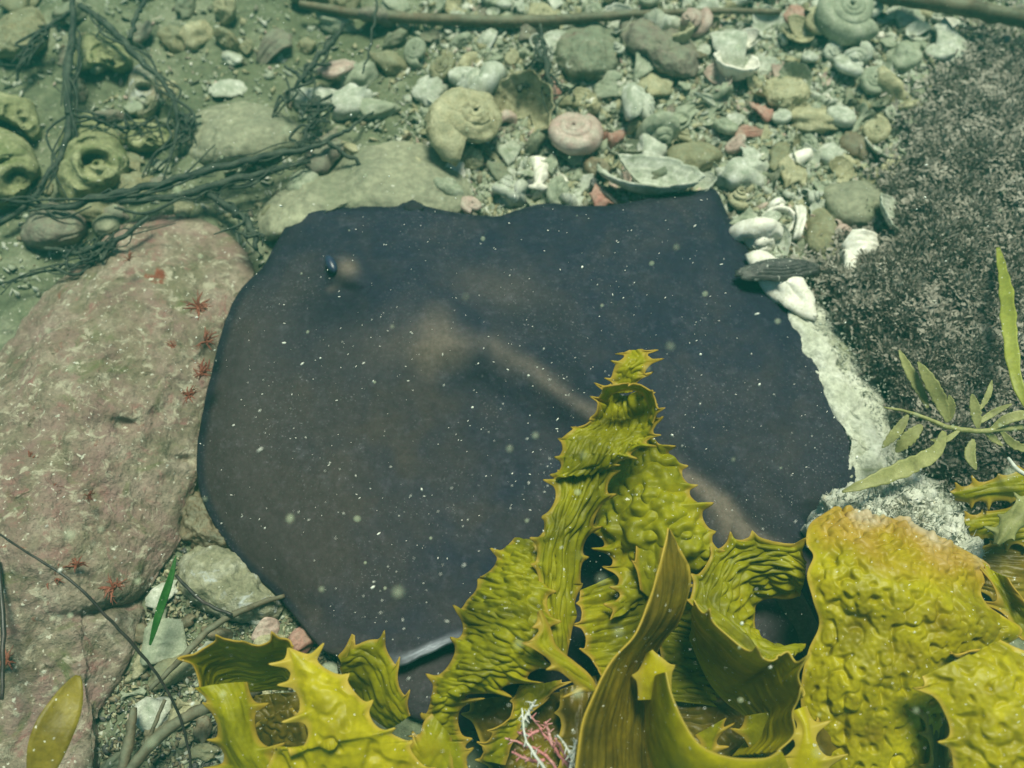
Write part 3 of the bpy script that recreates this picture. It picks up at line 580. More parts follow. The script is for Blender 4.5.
# toothed blades along the bottom edge
blade(kr, [(790, 712, .12), (800, 730, .12), (792, 760, .115), (780, 800, .10)], [(806, 706, .12), (814, 738, .12), (818, 748, .12), (830, 800, .10)], .004, .0006, (.03, .02), .002, 37, .014, .026, nu=120, nv=50, mat='kelp_smooth', ridged=False)
blade(kr, [(812, 734, .10), (818, 722, .105), (836, 718, .105), (850, 728, .10)], [(814, 790, .08), (832, 784, .08), (842, 768, .085), (860, 744, .09)], .004, .0008, (.02, .02), .002, 38, .011, .022, nu=110, nv=50, mat='kelp_brown')
blade(kr, [(846, 730, .075), (868, 726, .08), (886, 742, .08), (902, 764, .08), (915, 800, .07)], [(850, 760, .05), (862, 768, .05), (874, 780, .05), (884, 792, .05), (890, 810, .05)], .006, .0012, (.02, .01), .003, 39, .010, .02, nu=140, nv=50)
blade(kr, [(780, 690, .03), (790, 740, .02), (800, 810, .02)], [(960, 690, .03), (965, 740, .02), (970, 810, .02)], .01, .002, (.014, .014), .004, 41, .008, .03, mat='kelp_brown', nu=120, nv=90)  # added brown filler underneath, darkens the openings between blades
V, F = tube([P(880, 790, .08), P(880, 830, .04), P(880, 860, .0)], [.006, .008, .011], 10, 20, .001, 8); child('stem', V, F, M['kelp_brown'], kr, {'edge': np.zeros(len(V)), 'tipc': np.zeros(len(V))})

kb = empty('kelp', P(1040, 540, 0)); tag(kb, 'dark olive kelp fronds under the leafy branch near the brown weed', 'kelp')
for i, (Lp, Rp) in enumerate((([(950, 492, .07), (985, 482, .075), (1030, 470, .08), (1070, 462, .07)], [(955, 500, .06), (985, 500, .065), (1030, 500, .07), (1070, 502, .06)]),
                              ([(962, 520, .05), (990, 512, .055), (1030, 505, .06), (1070, 500, .05)], [(970, 535, .04), (1000, 540, .045), (1030, 545, .05), (1070, 550, .04)]),
                              ([(955, 548, .03), (1000, 545, .04), (1040, 540, .04), (1080, 540, .03)], [(960, 580, .02), (1000, 600, .03), (1040, 610, .03), (1080, 620, .02)]),
                              ([(994, 544, .10), (1002, 520, .105), (1020, 500, .105), (1040, 490, .10)], [(998, 546, .10), (1010, 536, .105), (1030, 522, .105), (1050, 515, .10)]))):
    blade(kb, Lp, Rp, .005, .0018, (.03, .006) if i < 3 else (.03, .02), .003, 50 + i, .006, .02, nu=120, nv=50, mat='kelp_brown' if i == 2 else 'kelp' if i < 3 else 'sarg')

# ------------------------------------------------------------------ pale fuzzy growth on the kelp tip
def fuzz():
    r = empty('fuzzy_growth', P(905, 520, .03)); tag(r, 'pale grey fluffy growth behind the bleached kelp margin', 'algae')
    V, F, _, _ = mound([(812, 530), (818, 508), (832, 496), (855, 488), (880, 482), (910, 478), (935, 492), (950, 512), (972, 535), (985, 565), (960, 560), (920, 535), (880, 525), (850, 515)], .055, nr=90, na=240, base=.04, rough=.010, rfreq=55, lump=.012, lfreq=40)
    if np.cross(V[F[500, 1]] - V[F[500, 0]], V[F[500, 2]] - V[F[500, 0]])[2] < 0: F = F[:, ::-1]
    child('tuft', V, F, M['fuzz'], r)
    # filaments
    Vv, Ff = [], []; o = 0
    sel = rng.choice(len(V), 2600)
    for k in sel:
        p = V[k]; 
        if p[2] < .045: continue
        d = rng.normal(size=3) * .6 + np.array([0, .2, .9]); d /= np.linalg.norm(d); l = rng.uniform(.003, .010); s = np.cross(d, rng.normal(size=3)); s *= .0007 / np.linalg.norm(s)
        Vv += [p - s, p + s, p + d * l + s * .5, p + d * l - s * .5]; Ff.append((o, o + 1, o + 2, o + 3)); o += 4
    tag(child('filaments', Vv, Ff, M['fuzz'], r), kind='stuff')
fuzz()

# ------------------------------------------------------------------ shells
def helico(turns=3.2, grow=1.95, flat=.55, rr=.62, ap=.9, nt_=150, ns=26, rib=0, ribs=18, seed=0, wear=.03, keel=0, closed=False):
    """coiled shell, apex up, base radius about 1; open mouth with an inner wall"""
    th = np.linspace(0, turns * 2 * np.pi, nt_); g = grow ** ((th - th[-1]) / (2 * np.pi))
    Rc = .62 * g; tr = .385 * g * rr / .62; zc = flat * 1.45 * (1 - g) + .35 * g
    c = np.stack([Rc * np.cos(th), Rc * np.sin(th), zc], -1)
    ph = np.linspace(0, 2 * np.pi, ns, endpoint=False)
    e = np.stack([np.cos(th), np.sin(th), 0 * th], -1)
    rad = tr[:, None] * (1 + rib * np.sin(th * ribs)[:, None] + keel * np.maximum(0, np.cos(ph - .9))[None] ** 4)
    G = c[:, None] + rad[..., None] * (np.cos(ph)[None, :, None] * e[:, None] + .95 * np.sin(ph)[None, :, None] * np.array([0, 0, 1]))
    G = G + G * (wear * fbm(G * 3 + seed, 3))[..., None]
    inner = c[-60:, None] + (G[-60:] - c[-60:, None]) * .86
    V = np.concatenate([G.reshape(-1, 3), inner.reshape(-1, 3)]); F = gridfaces(nt_, ns, True); o = nt_ * ns
    j = np.arange(ns); j2 = (j + 1) % ns
    lip = np.stack([(nt_ - 1) * ns + j, o + 59 * ns + j, o + 59 * ns + j2, (nt_ - 1) * ns + j2], -1)
    F = np.concatenate([F, (gridfaces(60, ns, True) + o)[:, ::-1], lip])
    V[:, 2] -= V[:, 2].min() * .8
    return V, F
def valve(depth=.4, ribs=0, concentric=.035, seed=0, a0=0, a1=2 * np.pi, thick=.06, nr=22, na=60, ovl=.85, jag=.06):
    """dish shaped half shell, hollow side up"""
    r = np.linspace(.02, 1, nr)[:, None]; a = np.linspace(a0, a1, na)[None]
    j = 1 + jag * noise(np.stack([np.cos(a) * 2.5 + seed, np.sin(a) * 2.5, 0 * a], -1)) + jag * .5 * noise(np.stack([np.cos(a) * 9 + seed, np.sin(a) * 9, 0 * a], -1))
    X = r * np.cos(a) * j; Y = r * np.sin(a) * ovl * j; Z = depth * r ** 2.2 + concentric * np.sin(r * 40) * r + ribs * np.cos(a * 24) * r
    G = np.stack([X, Y, Z + 0 * a], -1); B = G - np.array([0, 0, thick]) * (1.2 - r[..., None] * .6); B[..., :2] *= 1.02
    V = np.concatenate([G.reshape(-1, 3), B.reshape(-1, 3)]); n = nr * na
    F = np.concatenate([gridfaces(nr, na), gridfaces(nr, na)[:, ::-1] + n]); k = np.arange(na - 1); b = (nr - 1) * na
    F = np.concatenate([F, np.stack([b + k, n + b + k, n + b + k + 1, b + k + 1], -1)])
    i = np.arange(nr - 1)
    F = np.concatenate([F, np.stack([i * na, (i + 1) * na, n + (i + 1) * na, n + i * na], -1), np.stack([i * na + na - 1, n + i * na + na - 1, n + (i + 1) * na + na - 1, (i + 1) * na + na - 1], -1)])
    return V, F
def shard(seed, n=12, curve=.35, thick=.14, asp=.7, nr=7):
    rs = np.random.RandomState(seed); a = np.sort(rs.uniform(0, 2 * np.pi, n) * .35 + np.linspace(0, 2 * np.pi, n, endpoint=False) * 1.0)
    rad = rs.uniform(.62, 1.1, n); O = spline(np.stack([rad * np.cos(a), asp * rad * np.sin(a)], -1), 36, True) if seed % 2 else np.stack([np.interp(np.linspace(0, n, 36, endpoint=False), range(n + 1), list(rad * np.cos(a)) + [rad[0] * np.cos(a[0])]), np.interp(np.linspace(0, n, 36, endpoint=False), range(n + 1), list(asp * rad * np.sin(a)) + [asp * rad[0] * np.sin(a[0])])], -1)
    r = np.linspace(0, 1, nr)[:, None, None]; G2 = O[None] * r
    z = curve * (1 - G2[..., 0] ** 2) + .1 * fbm(np.stack([G2[..., 0] * 2, G2[..., 1] * 2, 0 * G2[..., 0] + seed], -1), 3) + .03 * np.sin(G2[..., 1] * 22 + seed)
    T = np.concatenate([G2, z[..., None]], -1); B = T.copy(); B[..., 2] -= thick; B[..., :2] *= .96
    V = np.concatenate([T.reshape(-1, 3), B.reshape(-1, 3)]); m = nr * 36; F = gridfaces(nr, 36, True); j = np.arange(36); j2 = (j + 1) % 36; b = (nr - 1) * 36
    return V, np.concatenate([F, F[:, ::-1] + m, np.stack([b + j, m + b + j, m + b + j2, b + j2], -1)])
def pebble(seed, asp=(1, .8, .55), nu=18, nv=26, jag=.38):
    u = np.linspace(.02, np.pi - .02, nu)[:, None]; v = np.linspace(0, 2 * np.pi, nv, endpoint=False)[None]
    S = np.stack([np.sin(u) * np.cos(v), np.sin(u) * np.sin(v), np.cos(u) + 0 * v], -1)
    S = S * (1 + jag * fbm(S * 1.1 + seed * 3.7, 4))[..., None]
    return (S * np.array(asp)).reshape(-1, 3), gridfaces(nu, nv, True)
def column(seed, flare=.9):
    """twisted shell core: waist with flared broken ends"""
    t = np.linspace(-1, 1, 40)[:, None]; a = np.linspace(0, 2 * np.pi, 24, endpoint=False)[None]
    r = .22 + .12 * np.sin(t * 3 + seed) + flare * np.abs(t) ** 3 * (.35 + .2 * np.cos(a * 2 + seed + t * 2))
    r = r * (1 + .25 * fbm(np.stack(np.broadcast_arrays(np.cos(a), np.sin(a), t * 1.5 + seed), -1), 3))
    G = np.stack([t + 0 * a + .1 * np.sin(a * 3) * np.abs(t), r * np.cos(a + t * 1.2), r * np.sin(a + t * 1.2)], -1)
    V = np.concatenate([G.reshape(-1, 3), [[-.85, 0, 0], [.85, 0, 0]]]); F = [tuple(f) for f in gridfaces(40, 24, True)]
    for j in range(24): F += [(960, j, (j + 1) % 24), (961, 39 * 24 + (j + 1) % 24, 39 * 24 + j)]
    return V, F
PROTO = {}
def proto(kind, variant, mk):
    key = (kind, variant)
    if key not in PROTO: PROTO[key] = mk()
    return PROTO[key]
MAKERS = {
    'turban': lambda v: helico(3.6, 1.75, [.72, .85, .65][v % 3], .62, seed=v * 5, wear=.09, rib=[.02, .03, .015][v % 3], ribs=[31, 22, 40][v % 3], keel=[0, .0, .12][v % 3]),
    'flatspiral': lambda v: helico(3.8, 1.62, .62, .60, seed=v * 4 + 2, wear=.05, keel=.15),
    'whelk': lambda v: helico(4.2, 1.6, 1.35, .60, seed=v + 9, wear=.04, rib=.03, ribs=9),
    'valve': lambda v: valve([.35, .5, .28, .45][v % 4], ribs=[0, .02, 0, .01][v % 4], seed=v * 2.3, a0=0, a1=[2 * np.pi, 3.3, 4.2, 5.0][v % 4], jag=.16),
    'ring': lambda v: valve(.75, seed=v * 3.3, a0=0, a1=[4.6, 5.4][v % 2], thick=.16, jag=.12, ovl=.9),
    'shard': lambda v: shard(v * 3 + 1 + (v == 40), n=4 if v == 40 else 6 + v % 4, curve=[.3, .5, .15][v % 3], asp=[.6, .8, .45, .95][v % 4]),
    'pebble': lambda v: pebble(v, asp=[(1, .8, .55), (1, .65, .5), (1, .9, .7), (1, .55, .4)][v % 4]),
    'column': lambda v: column(v * 1.7 + .4),
}
KN = {'turban': ('turban_shell', 'shell'), 'flatspiral': ('spiral_shell', 'shell'), 'whelk': ('whelk_shell', 'shell'), 'valve': ('half_shell', 'shell'), 'ring': ('broken_shell', 'shell'),
      'shard': ('shell_fragment', 'shell fragment'), 'pebble': ('pebble', 'pebble'), 'column': ('shell_core', 'shell fragment')}
MESHES = {}
def place(kind, variant, px, py, size, mat, rot=(0, 0, 0), asp=(1, 1, 1), z=None, label=None, group=None, mouth=None):
    """size: width in pixels of the photograph"""
    key = (kind, variant, mat)
    if key not in MESHES:
        V, F = proto(kind, variant, lambda: MAKERS[kind](variant)); MESHES[key] = mesh(KN[kind][0], V, F); MESHES[key].materials.append(M[mat])
    s = size * mpp(px, py) / 2 * 1.22
    zz = z if z is not None else .18 * s
    p = P(px, py, zz); p[2] = zz + float(gz(p[0], p[1])) + .002
    o = bpy.data.objects.new(KN[kind][0], MESHES[key]); COL.objects.link(o)
    if mouth is not None:
        th = {'turban': 3.6, 'flatspiral': 3.8, 'whelk': 4.2}[kind] * 2 * math.pi; T = Vector((-math.sin(th), math.cos(th), .0))
        q = T.rotation_difference(Vector((math.sin(mouth[0]) * math.cos(mouth[1]), math.sin(mouth[0]) * math.sin(mouth[1]), math.cos(mouth[0]))))
        rot = (Matrix.Rotation(mouth[2], 3, 'Z') @ q.to_matrix()).to_euler()
    o.location = p; o.rotation_euler = rot; o.scale = tuple(s * a for a in asp)
    tag(o, label, KN[kind][1], group)
    return o
LAND = []   # landmarks used for the labels of the small pieces
def lm(kind, variant, px, py, size, mat, rot, label, name=None, **k):
    place(kind, variant, px, py, size, mat, rot, label=label, **k)
    LAND.append((px, py, name or label))
H = math.pi / 2
lm('turban', 0, 462, 138, 84, 'cream', (.35, .2, .9), 'large worn yellowish turban shell with coiled whorls', 'large yellowish turban shell', asp=(1, .85, .8))
lm('turban', 1, 508, 105, 74, 'white', (1.15, -.1, 2.4), 'broken white turban shell with a big round dark mouth', 'white turban shell with dark mouth', mouth=(.35, -1.2, .6))
lm('ring', 0, 530, 112, 58, 'cream', (.5, .3, -1.2), 'curved cream lip broken from a shell beside the dark mouth', 'curved cream lip')
lm('flatspiral', 0, 571, 143, 54, 'pink', (.12, .08, 2.2), 'round pinkish spiral shell seen from its coiled top', 'round pinkish spiral shell')
lm('turban', 0, 628, 113, 46, 'white', (.3, .9, .5), 'pale domed coiled shell beyond the round pinkish spiral shell', 'pale domed coiled shell', asp=(.8, 1.1, 1))
lm('turban', 1, 656, 116, 54, 'grey', (.2, .35, .5), 'hollow grey shell mouth leaning beside the pale domed coiled shell', 'hollow grey shell mouth', asp=(.9, 1.1, 1), mouth=(.2, 0, 2.5))
lm('column', 0, 540, 176, 40, 'bone', (.2, .3, 1.4), 'bright white upright shell core behind the stingray edge', 'bright white shell core')
lm('column', 1, 512, 186, 36, 'white', (0, .5, 2.0), 'dull white split shell core under the yellowish turban shell', 'split shell core')
lm('column', 2, 578, 192, 34, 'white', (.3, .2, 1.0), 'short white shell stub below the pinkish spiral shell', 'short white stub')
lm('shard', 1, 598, 196, 30, 'red', (.3, .1, .7), 'small salmon pink shell chip touching the stingray edge', 'salmon pink chip')
lm('shard', 2, 610, 192, 52, 'dark', (.2, .3, -.7), 'dark slate shell sliver beside the salmon pink chip', 'dark slate sliver', asp=(1, .4, 1))
lm('ring', 1, 648, 183, 84, 'white', (.2, .1, 2.9), 'long jagged white shell jaw lying along the stingray edge', 'jagged white jaw', asp=(1, .5, .55))
lm('pebble', 5, 742, 176, 52, 'white', (.2, .3, .3), 'chunky rough white coral lump at the stingray corner', 'rough white lump', asp=(1, .85, 1))
lm('turban', 1, 750, 214, 66, 'bone', (1.0, .3, 2.7), 'white shell with wide scooped mouth against the stingray side', 'scooped white shell', mouth=(.2, 1.8, 2.6))
lm('shard', 40, 793, 226, 46, 'bone', (.15, .1, 1.3), 'square cream-white shell plate standing beside brown stone', 'square white plate', asp=(1, .85, 1))
lm('whelk', 0, 785, 142, 44, 'bone', (1.3, .2, -.8), 'small white cup shell with a round dark opening', 'small white cup shell', mouth=(.8, 0, .1))
lm('shard', 3, 789, 172, 42, 'cream', (.4, .1, 1.5), 'beige folded shell plate below the white cup shell', 'beige folded plate', asp=(1, .8, 1))
lm('shard', 4, 757, 116, 36, 'red', (.3, .4, 1.5), 'pink-red shell scrap standing above the red bar', 'pink-red scrap')
lm('shard', 20, 746, 134, 46, 'red', (.1, .1, .15), 'dull red curved shell bar beside the cup shell', 'dull red bar', asp=(1, .45, .8))
lm('flatspiral', 1, 839, 24, 60, 'grey', (.25, -.1, .6), 'round grey-green spiral shell half buried in shell gravel', 'grey-green spiral shell')
lm('ring', 0, 733, 76, 38, 'bone', (.3, .2, 2.3), 'pale shell ring with a round hole near tan pebbles', 'pale holed ring')
lm('shard', 5, 713, 100, 40, 'white', (.3, .5, .1), 'curled white shell strip below the pale holed ring', 'curled white strip', asp=(1, .45, 1))
lm('pebble', 19, 784, 288, 56, 'bone', (.2, .1, -.9), 'smooth bright white shell body on the ledge under dark shell', 'smooth white shell body', asp=(1.25, .85, .8), z=.022)
lm('valve', 0, 782, 263, 76, 'dark', (2.9, .2, .22), 'dark speckled abalone-like shell lying over the white shell', 'dark speckled shell', asp=(1, .32, .7), z=.045)
lm('valve', 2, 892, 216, 46, 'white', (.4, .6, .8), 'jagged white shell piece at the edge of brown weed', 'jagged white piece', z=.03)
lm('shard', 7, 862, 243, 34, 'bone', (.4, .2, .1), 'small glossy white shell flake on the brown weed border', 'glossy white flake', z=.03)
lm('shard', 8, 858, 262, 24, 'red', (.4, .2, 1.1), 'tiny orange-pink shell chip in the brown weed', 'orange-pink chip', z=.03)
lm('column', 4, 851, 268, 32, 'bone', (.4, .3, 1.3), 'short white shell spindle sunk in the brown weed', 'short white spindle', z=.03)
lm('shard', 9, 884, 282, 34, 'bone', (.3, .5, .2), 'ragged white shell splinter deep in the brown weed', 'ragged white splinter', z=.04)
lm('pebble', 9, 974, 150, 16, 'bone', (0, 0, 0), 'single small white bead shaped pebble on the brown weed', 'white bead', z=.05)
def hollow(name, outline, H, mat, label, cat, hol, **k):
    cx, cy, rx, ry, an, dep = hol
    def hf(px, py, r):
        h = H * (1 - r ** 3) ** .6
        dep_ = dep; g1 = gauss(px, py, cx, cy, rx, ry, an); g2 = gauss(px, py, cx + rx * .25, cy + ry * .75, rx * .75, ry * .5, an)
        ring_ = .006 * np.sin(np.hypot((px - cx) / 1.5, (py - cy) / 1.2) * .55) * (1 - r)
        return h - .42 * dep * np.clip(1.6 * g1 - 1.35 * g2, 0, 1.1) + ring_
    rock(name, outline, H, mat, label, cat=cat, hfun=hf, nr=90, na=200, rough=.0022, rfreq=45, lump=.006, lfreq=20, **k)
hollow('oyster_shell', [(55, 160), (62, 128), (78, 114), (100, 118), (122, 140), (130, 165), (118, 186), (95, 196), (68, 204), (56, 185)], .040, M['algal'], 'large yellowish oyster-like shell with a dark crescent hollow', 'shell', (97, 164, 17, 9, .35, .034), seed=2)
hollow('oyster_shell', [(-25, 130), (0, 126), (26, 142), (40, 168), (36, 180), (16, 200), (-10, 206), (-35, 180)], .038, M['algal'], 'cupped yellow shell at the far edge beside black twigs', 'shell', (18, 182, 13, 16, .3, .034), seed=4)
hollow('oyster_shell', [(70, 50), (88, 34), (112, 38), (132, 58), (124, 72), (100, 68), (78, 70)], .032, M['algal'], 'olive encrusted shell lump behind the crossing twigs', 'shell', (108, 54, 12, 5, .6, .022), seed=7)
hollow('oyster_shell', [(-20, 92), (8, 94), (30, 100), (40, 125), (34, 140), (20, 128), (0, 120), (-20, 118)], .026, M['algal'], 'narrow yellow shell lump above the cupped yellow shell', 'shell', (22, 112, 6, 6, .6, .015), seed=9)
hollow('oyster_shell', [(128, 82), (136, 66), (152, 68), (160, 90), (156, 110), (144, 120), (130, 108)], .028, M['mixstone'], 'grey shell lump with bluish white inner rim near twigs', 'shell', (142, 98, 7, 14, .3, .024), seed=11)
hollow('oyster_shell', [(120, 125), (140, 118), (165, 128), (172, 142), (150, 152), (128, 148)], .022, M['algal'], 'lumpy tan shell between the large oyster-like shell and twigs', 'shell', (150, 140, 8, 4, .3, .012), seed=13)
LAND += [(92, 160, 'large oyster-like shell'), (16, 172, 'cupped yellow shell'), (112, 52, 'olive shell lump'), (142, 92, 'grey bluish-rimmed shell')]
lm('valve', 0, 228, 82, 34, 'white', (2.8, .2, .4), 'small whitish domed shell above the flat oval stone', 'small whitish domed shell')
lm('shard', 10, 338, 72, 52, 'pink', (.2, .4, .6), 'triangular pinkish white shell plate behind the twig fork', 'triangular pinkish plate')
lm('pebble', 10, 352, 106, 34, 'white', (0, 0, .5), 'lumpy white shell cluster at the boulder edge', 'lumpy white cluster')
lm('pebble', 11, 376, 114, 34, 'grey', (0, 0, .2), 'lumpy grey shell knob beside the white cluster', 'lumpy grey knob')
lm('shard', 11, 562, 42, 36, 'white', (.4, .1, .5), 'bluish white shell plate beside the orange tipped stub', 'bluish white plate')
lm('shard', 12, 575, 66, 44, 'white', (.2, .5, 1.2), 'cracked white shell wedge below the bluish plate', 'cracked white wedge', asp=(1, .6, 1))
lm('column', 5, 676, 20, 56, 'white', (.2, .2, .6), 'gnarled whitish shell core beyond the long brown stone', 'gnarled whitish core')
lm('pebble', 12, 430, 92, 28, 'white', (0, 0, 1), 'white pointed lump behind the yellowish turban shell', 'white pointed lump')
lm('shard', 13, 640, 66, 38, 'grey', (.2, .1, 1), 'grey-green flat plate beside the brownish stone', 'grey flat plate')
lm('shard', 14, 688, 112, 46, 'grey', (.3, .3, .9), 'broad olive grey plate beside the hollow grey shell mouth', 'olive grey plate')
lm('valve', 2, 886, 150, 40, 'white', (.3, .2, 2.0), 'chalky curved shell rim beside brown weed border', 'chalky curved rim')
lm('shard', 15, 944, 50, 44, 'white', (.3, .1, .5), 'pale plate under the dark far stem', 'pale far plate')
lm('shard', 16, 262, 628, 34, 'pink', (.3, .4, .2), 'pale pink shell scrap above the curled golden kelp', 'pale pink scrap')
lm('pebble', 13, 306, 640, 40, 'red', (.1, .2, .6), 'knobbly salmon pink lump between kelp and stingray', 'salmon lump', asp=(1, .7, .8))
lm('pebble', 14, 152, 712, 30, 'white', (0, 0, .4), 'small white pebble among brown stems near the bottom', 'white pebble among stems')
lm('pebble', 15, 172, 672, 42, 'tanrock', (0, 0, .4), 'yellow-tan pebble right of the pink rock foot', 'yellow-tan pebble')
lm('shard', 17, 165, 645, 50, 'grey', (.1, .2, .2), 'flat dull grey plate under the curved black stem', 'flat grey plate')

# ------------------------------------------------------------------ small shell pieces and pebbles, one by one
CW = {'white': 'white', 'bone': 'bright white', 'grey': 'grey-green', 'cream': 'cream', 'pink': 'pinkish', 'red': 'reddish', 'brown': 'brown', 'tanrock': 'tan', 'greyrock': 'grey', 'mauverock': 'mauve', 'dark': 'blackish'}
def free(px, py, grow=0):
    return not (inpoly(px, py, RAY) or inpoly(px, py, ROCK))
taken = [(a, b, 22) for a, b, _ in LAND]
used_labels = {}
def scatter(n, region, sizes, kinds, mats, dens=None):
    k = tries = 0
    while k < n and tries < n * 60:
        tries += 1
        px = random.uniform(region[0], region[2]); py = random.uniform(region[1], region[3])
        if not free(px, py) or inpoly(px, py, TURF): continue
        if dens and random.random() > dens(px, py): continue
        sz = random.uniform(*sizes) if random.random() < .75 else random.uniform(sizes[0], sizes[1] * 1.35)
        if any((px - a) ** 2 + (py - b) ** 2 < (.29 * sz + .31 * c) ** 2 for a, b, c in taken): continue
        taken.append((px, py, sz)); k += 1
        kind = random.choices([a for a, _ in kinds], [b for _, b in kinds])[0]; mat = random.choices([a for a, _ in mats], [b for _, b in mats])[0]
        if kind == 'pebble' and mat in ('pink', 'red', 'bone') and random.random() < .6: mat = 'greyrock'
        v = random.randrange(8)
        o = place(kind, v, px, py, sz, mat, mouth=(random.uniform(0, .8), random.uniform(0, 6.28), random.uniform(0, 6.28)) if kind in ('turban', 'whelk') and random.random() < .5 else None, rot=(random.uniform(-.5, .5) + (1.2 if kind in ('turban', 'whelk') and random.random() < .6 else 0), random.uniform(-.5, .5), random.uniform(0, 6.28)), asp=(1, random.uniform(.7, 1.1), random.uniform(.7, 1.1)))
        a = sorted(LAND, key=lambda q: (q[0] - px) ** 2 + (q[1] - py) ** 2)
        ax, ay, nm = a[0]; bx, by, nm2 = a[1]
        word = {'turban': 'turban shell', 'flatspiral': 'spiral shell', 'whelk': 'pointed shell', 'valve': 'half shell', 'ring': 'broken shell', 'shard': 'shell flake', 'pebble': 'pebble', 'column': 'shell core'}[kind]
        size = 'tiny' if sz < 16 else 'small' if sz < 24 else 'middling'
        side = 'behind' if abs(py - ay) > abs(px - ax) and py < ay else 'in front of' if abs(py - ay) > abs(px - ax) else 'beside'
        lab = f'{size} {CW[mat]} {word} {side} the {nm}'
        if lab in used_labels: lab = f'{size} {CW[mat]} {word} between {nm} and {nm2}'
        if lab in used_labels: lab = f'{size} {CW[mat]} {word} {side} the {nm}, near {a[2][2]}'
        used_labels[lab] = 1; o['label'] = lab; o['group'] = 'small shells and pebbles strewn on the seabed'
KS = [('shard', 5), ('pebble', 2), ('valve', 2), ('turban', 4.5), ('column', 2), ('ring', 2.4), ('whelk', 2.4), ('flatspiral', 1.6)]
MS = [('white', 7), ('grey', 7), ('cream', 4), ('bone', .8), ('pink', 1.8), ('red', .2), ('brown', .8), ('greyrock', 1.6), ('tanrock', 2), ('mauverock', .7), ('dark', .25)]
scatter(185, (420, -5, 915, 265), (18, 34), KS, MS, lambda x, y: 1)
scatter(110, (480, -10, 990, 250), (11, 19), KS, MS, lambda x, y: 1)
scatter(60, (-10, -10, 430, 240), (15, 38), [('pebble', 5), ('shard', 3), ('turban', 1), ('valve', 1)], [('grey', 3), ('greyrock', 4), ('tanrock', 4), ('cream', 2), ('mauverock', 2), ('white', .8)], lambda x, y: 1)
scatter(44, (95, 560, 330, 775), (13, 30), [('pebble', 4), ('shard', 4), ('column', 1)], [('tanrock', 3), ('white', 1.5), ('cream', 2), ('brown', 3), ('pink', .8), ('grey', 2)], lambda x, y: 1)

# ------------------------------------------------------------------ shell gravel (uncountable)
def gravel(name, n, sizes, mat, sampler, label, zf=None):
    n = int(n * 1.25)
    base = np.array([[1, 0, 0], [-1, 0, 0], [0, 1, 0], [0, -1, 0], [0, 0, .6], [0, 0, -.6], [.6, .6, .3], [-.6, .5, .25], [.5, -.65, .28], [-.55, -.6, .3]])
    tri = np.array([[0, 6, 4], [6, 2, 4], [2, 7, 4], [7, 1, 4], [1, 9, 4], [9, 3, 4], [3, 8, 4], [8, 0, 4], [6, 0, 5], [2, 6, 5], [7, 2, 5], [1, 7, 5], [9, 1, 5], [3, 9, 5], [8, 3, 5], [0, 8, 5]])
    px, py = sampler(n); n = len(px); W = P(px, py, .0)
    s = np.exp(rng.uniform(np.log(sizes[0]), np.log(sizes[1]), n)); 
    q = rng.normal(size=(n, 4)); q /= np.linalg.norm(q, axis=1)[:, None]; a, b, c, d = q.T
    Rm = np.stack([1 - 2 * (c * c + d * d), 2 * (b * c - a * d), 2 * (b * d + a * c), 2 * (b * c + a * d), 1 - 2 * (b * b + d * d), 2 * (c * d - a * b), 2 * (b * d - a * c), 2 * (c * d + a * b), 1 - 2 * (b * b + c * c)], -1).reshape(n, 3, 3)
    sc = np.stack([rng.uniform(.7, 1.2, n), rng.uniform(.35, 1, n), rng.uniform(.25, .7, n)], -1)
    B = base[None] * (1 + .25 * rng.normal(size=(n, 10, 1))) * sc[:, None]
    B = np.einsum('nij,nkj->nki', Rm, B) * s[:, None, None]
    W[:, 2] = gz(W[:, 0], W[:, 1]) + s * .25 + (zf(px, py) if zf else 0)
    V = (B + W[:, None]).reshape(-1, 3); F = (tri[None] + (np.arange(n) * 10)[:, None, None]).reshape(-1, 3)
    o = obj(name, mesh(name, V, F, smooth=False), M[mat]); tag(o, label, 'gravel', None, 'stuff'); return o
def sam(region, dens):
    def f(n):
        px = rng.uniform(region[0], region[2], n * 3); py = rng.uniform(region[1], region[3], n * 3)
        ok = ~inpoly(px, py, ROCK) & (rng.uniform(size=n * 3) < dens(px, py)); i = np.where(ok)[0][:n]; return px[i], py[i]
    return f
shellzone = lambda x, y: ss(380, 520, x + 60 * noise(np.stack([x / 60, y / 60, 0 * x], -1))) * (1 - .6 * ss(930, 1000, x)) * .9 + .10
for mt, cnt in (('grey', 9500), ('white', 6500), ('cream', 4500), ('brown', 900), ('greyrock', 1200), ('mauverock', 900), ('pink', 700), ('bone', 500)):
    gravel('shell_gravel', cnt // 3, (.004, .0105), mt, sam((380, -30, 960, 270), lambda x, y: ss(400, 480, x)), f'{CW[mt]} larger broken shell pieces packed behind the stingray')
    gravel('shell_gravel', cnt, (.002, .0085), mt, sam((-60, -60, 1080, 300), shellzone), f'{CW[mt]} crushed shell gravel spread behind the stingray')
for mt, cnt in (('cream', 1300), ('brown', 1800), ('white', 350), ('grey', 900), ('dark', 900)):
    gravel('shell_gravel', cnt, (.0015, .005), mt, sam((90, 520, 360, 800), lambda x, y: 1 + 0 * x), f'{CW[mt]} shell grit between the pink rock and golden kelp')

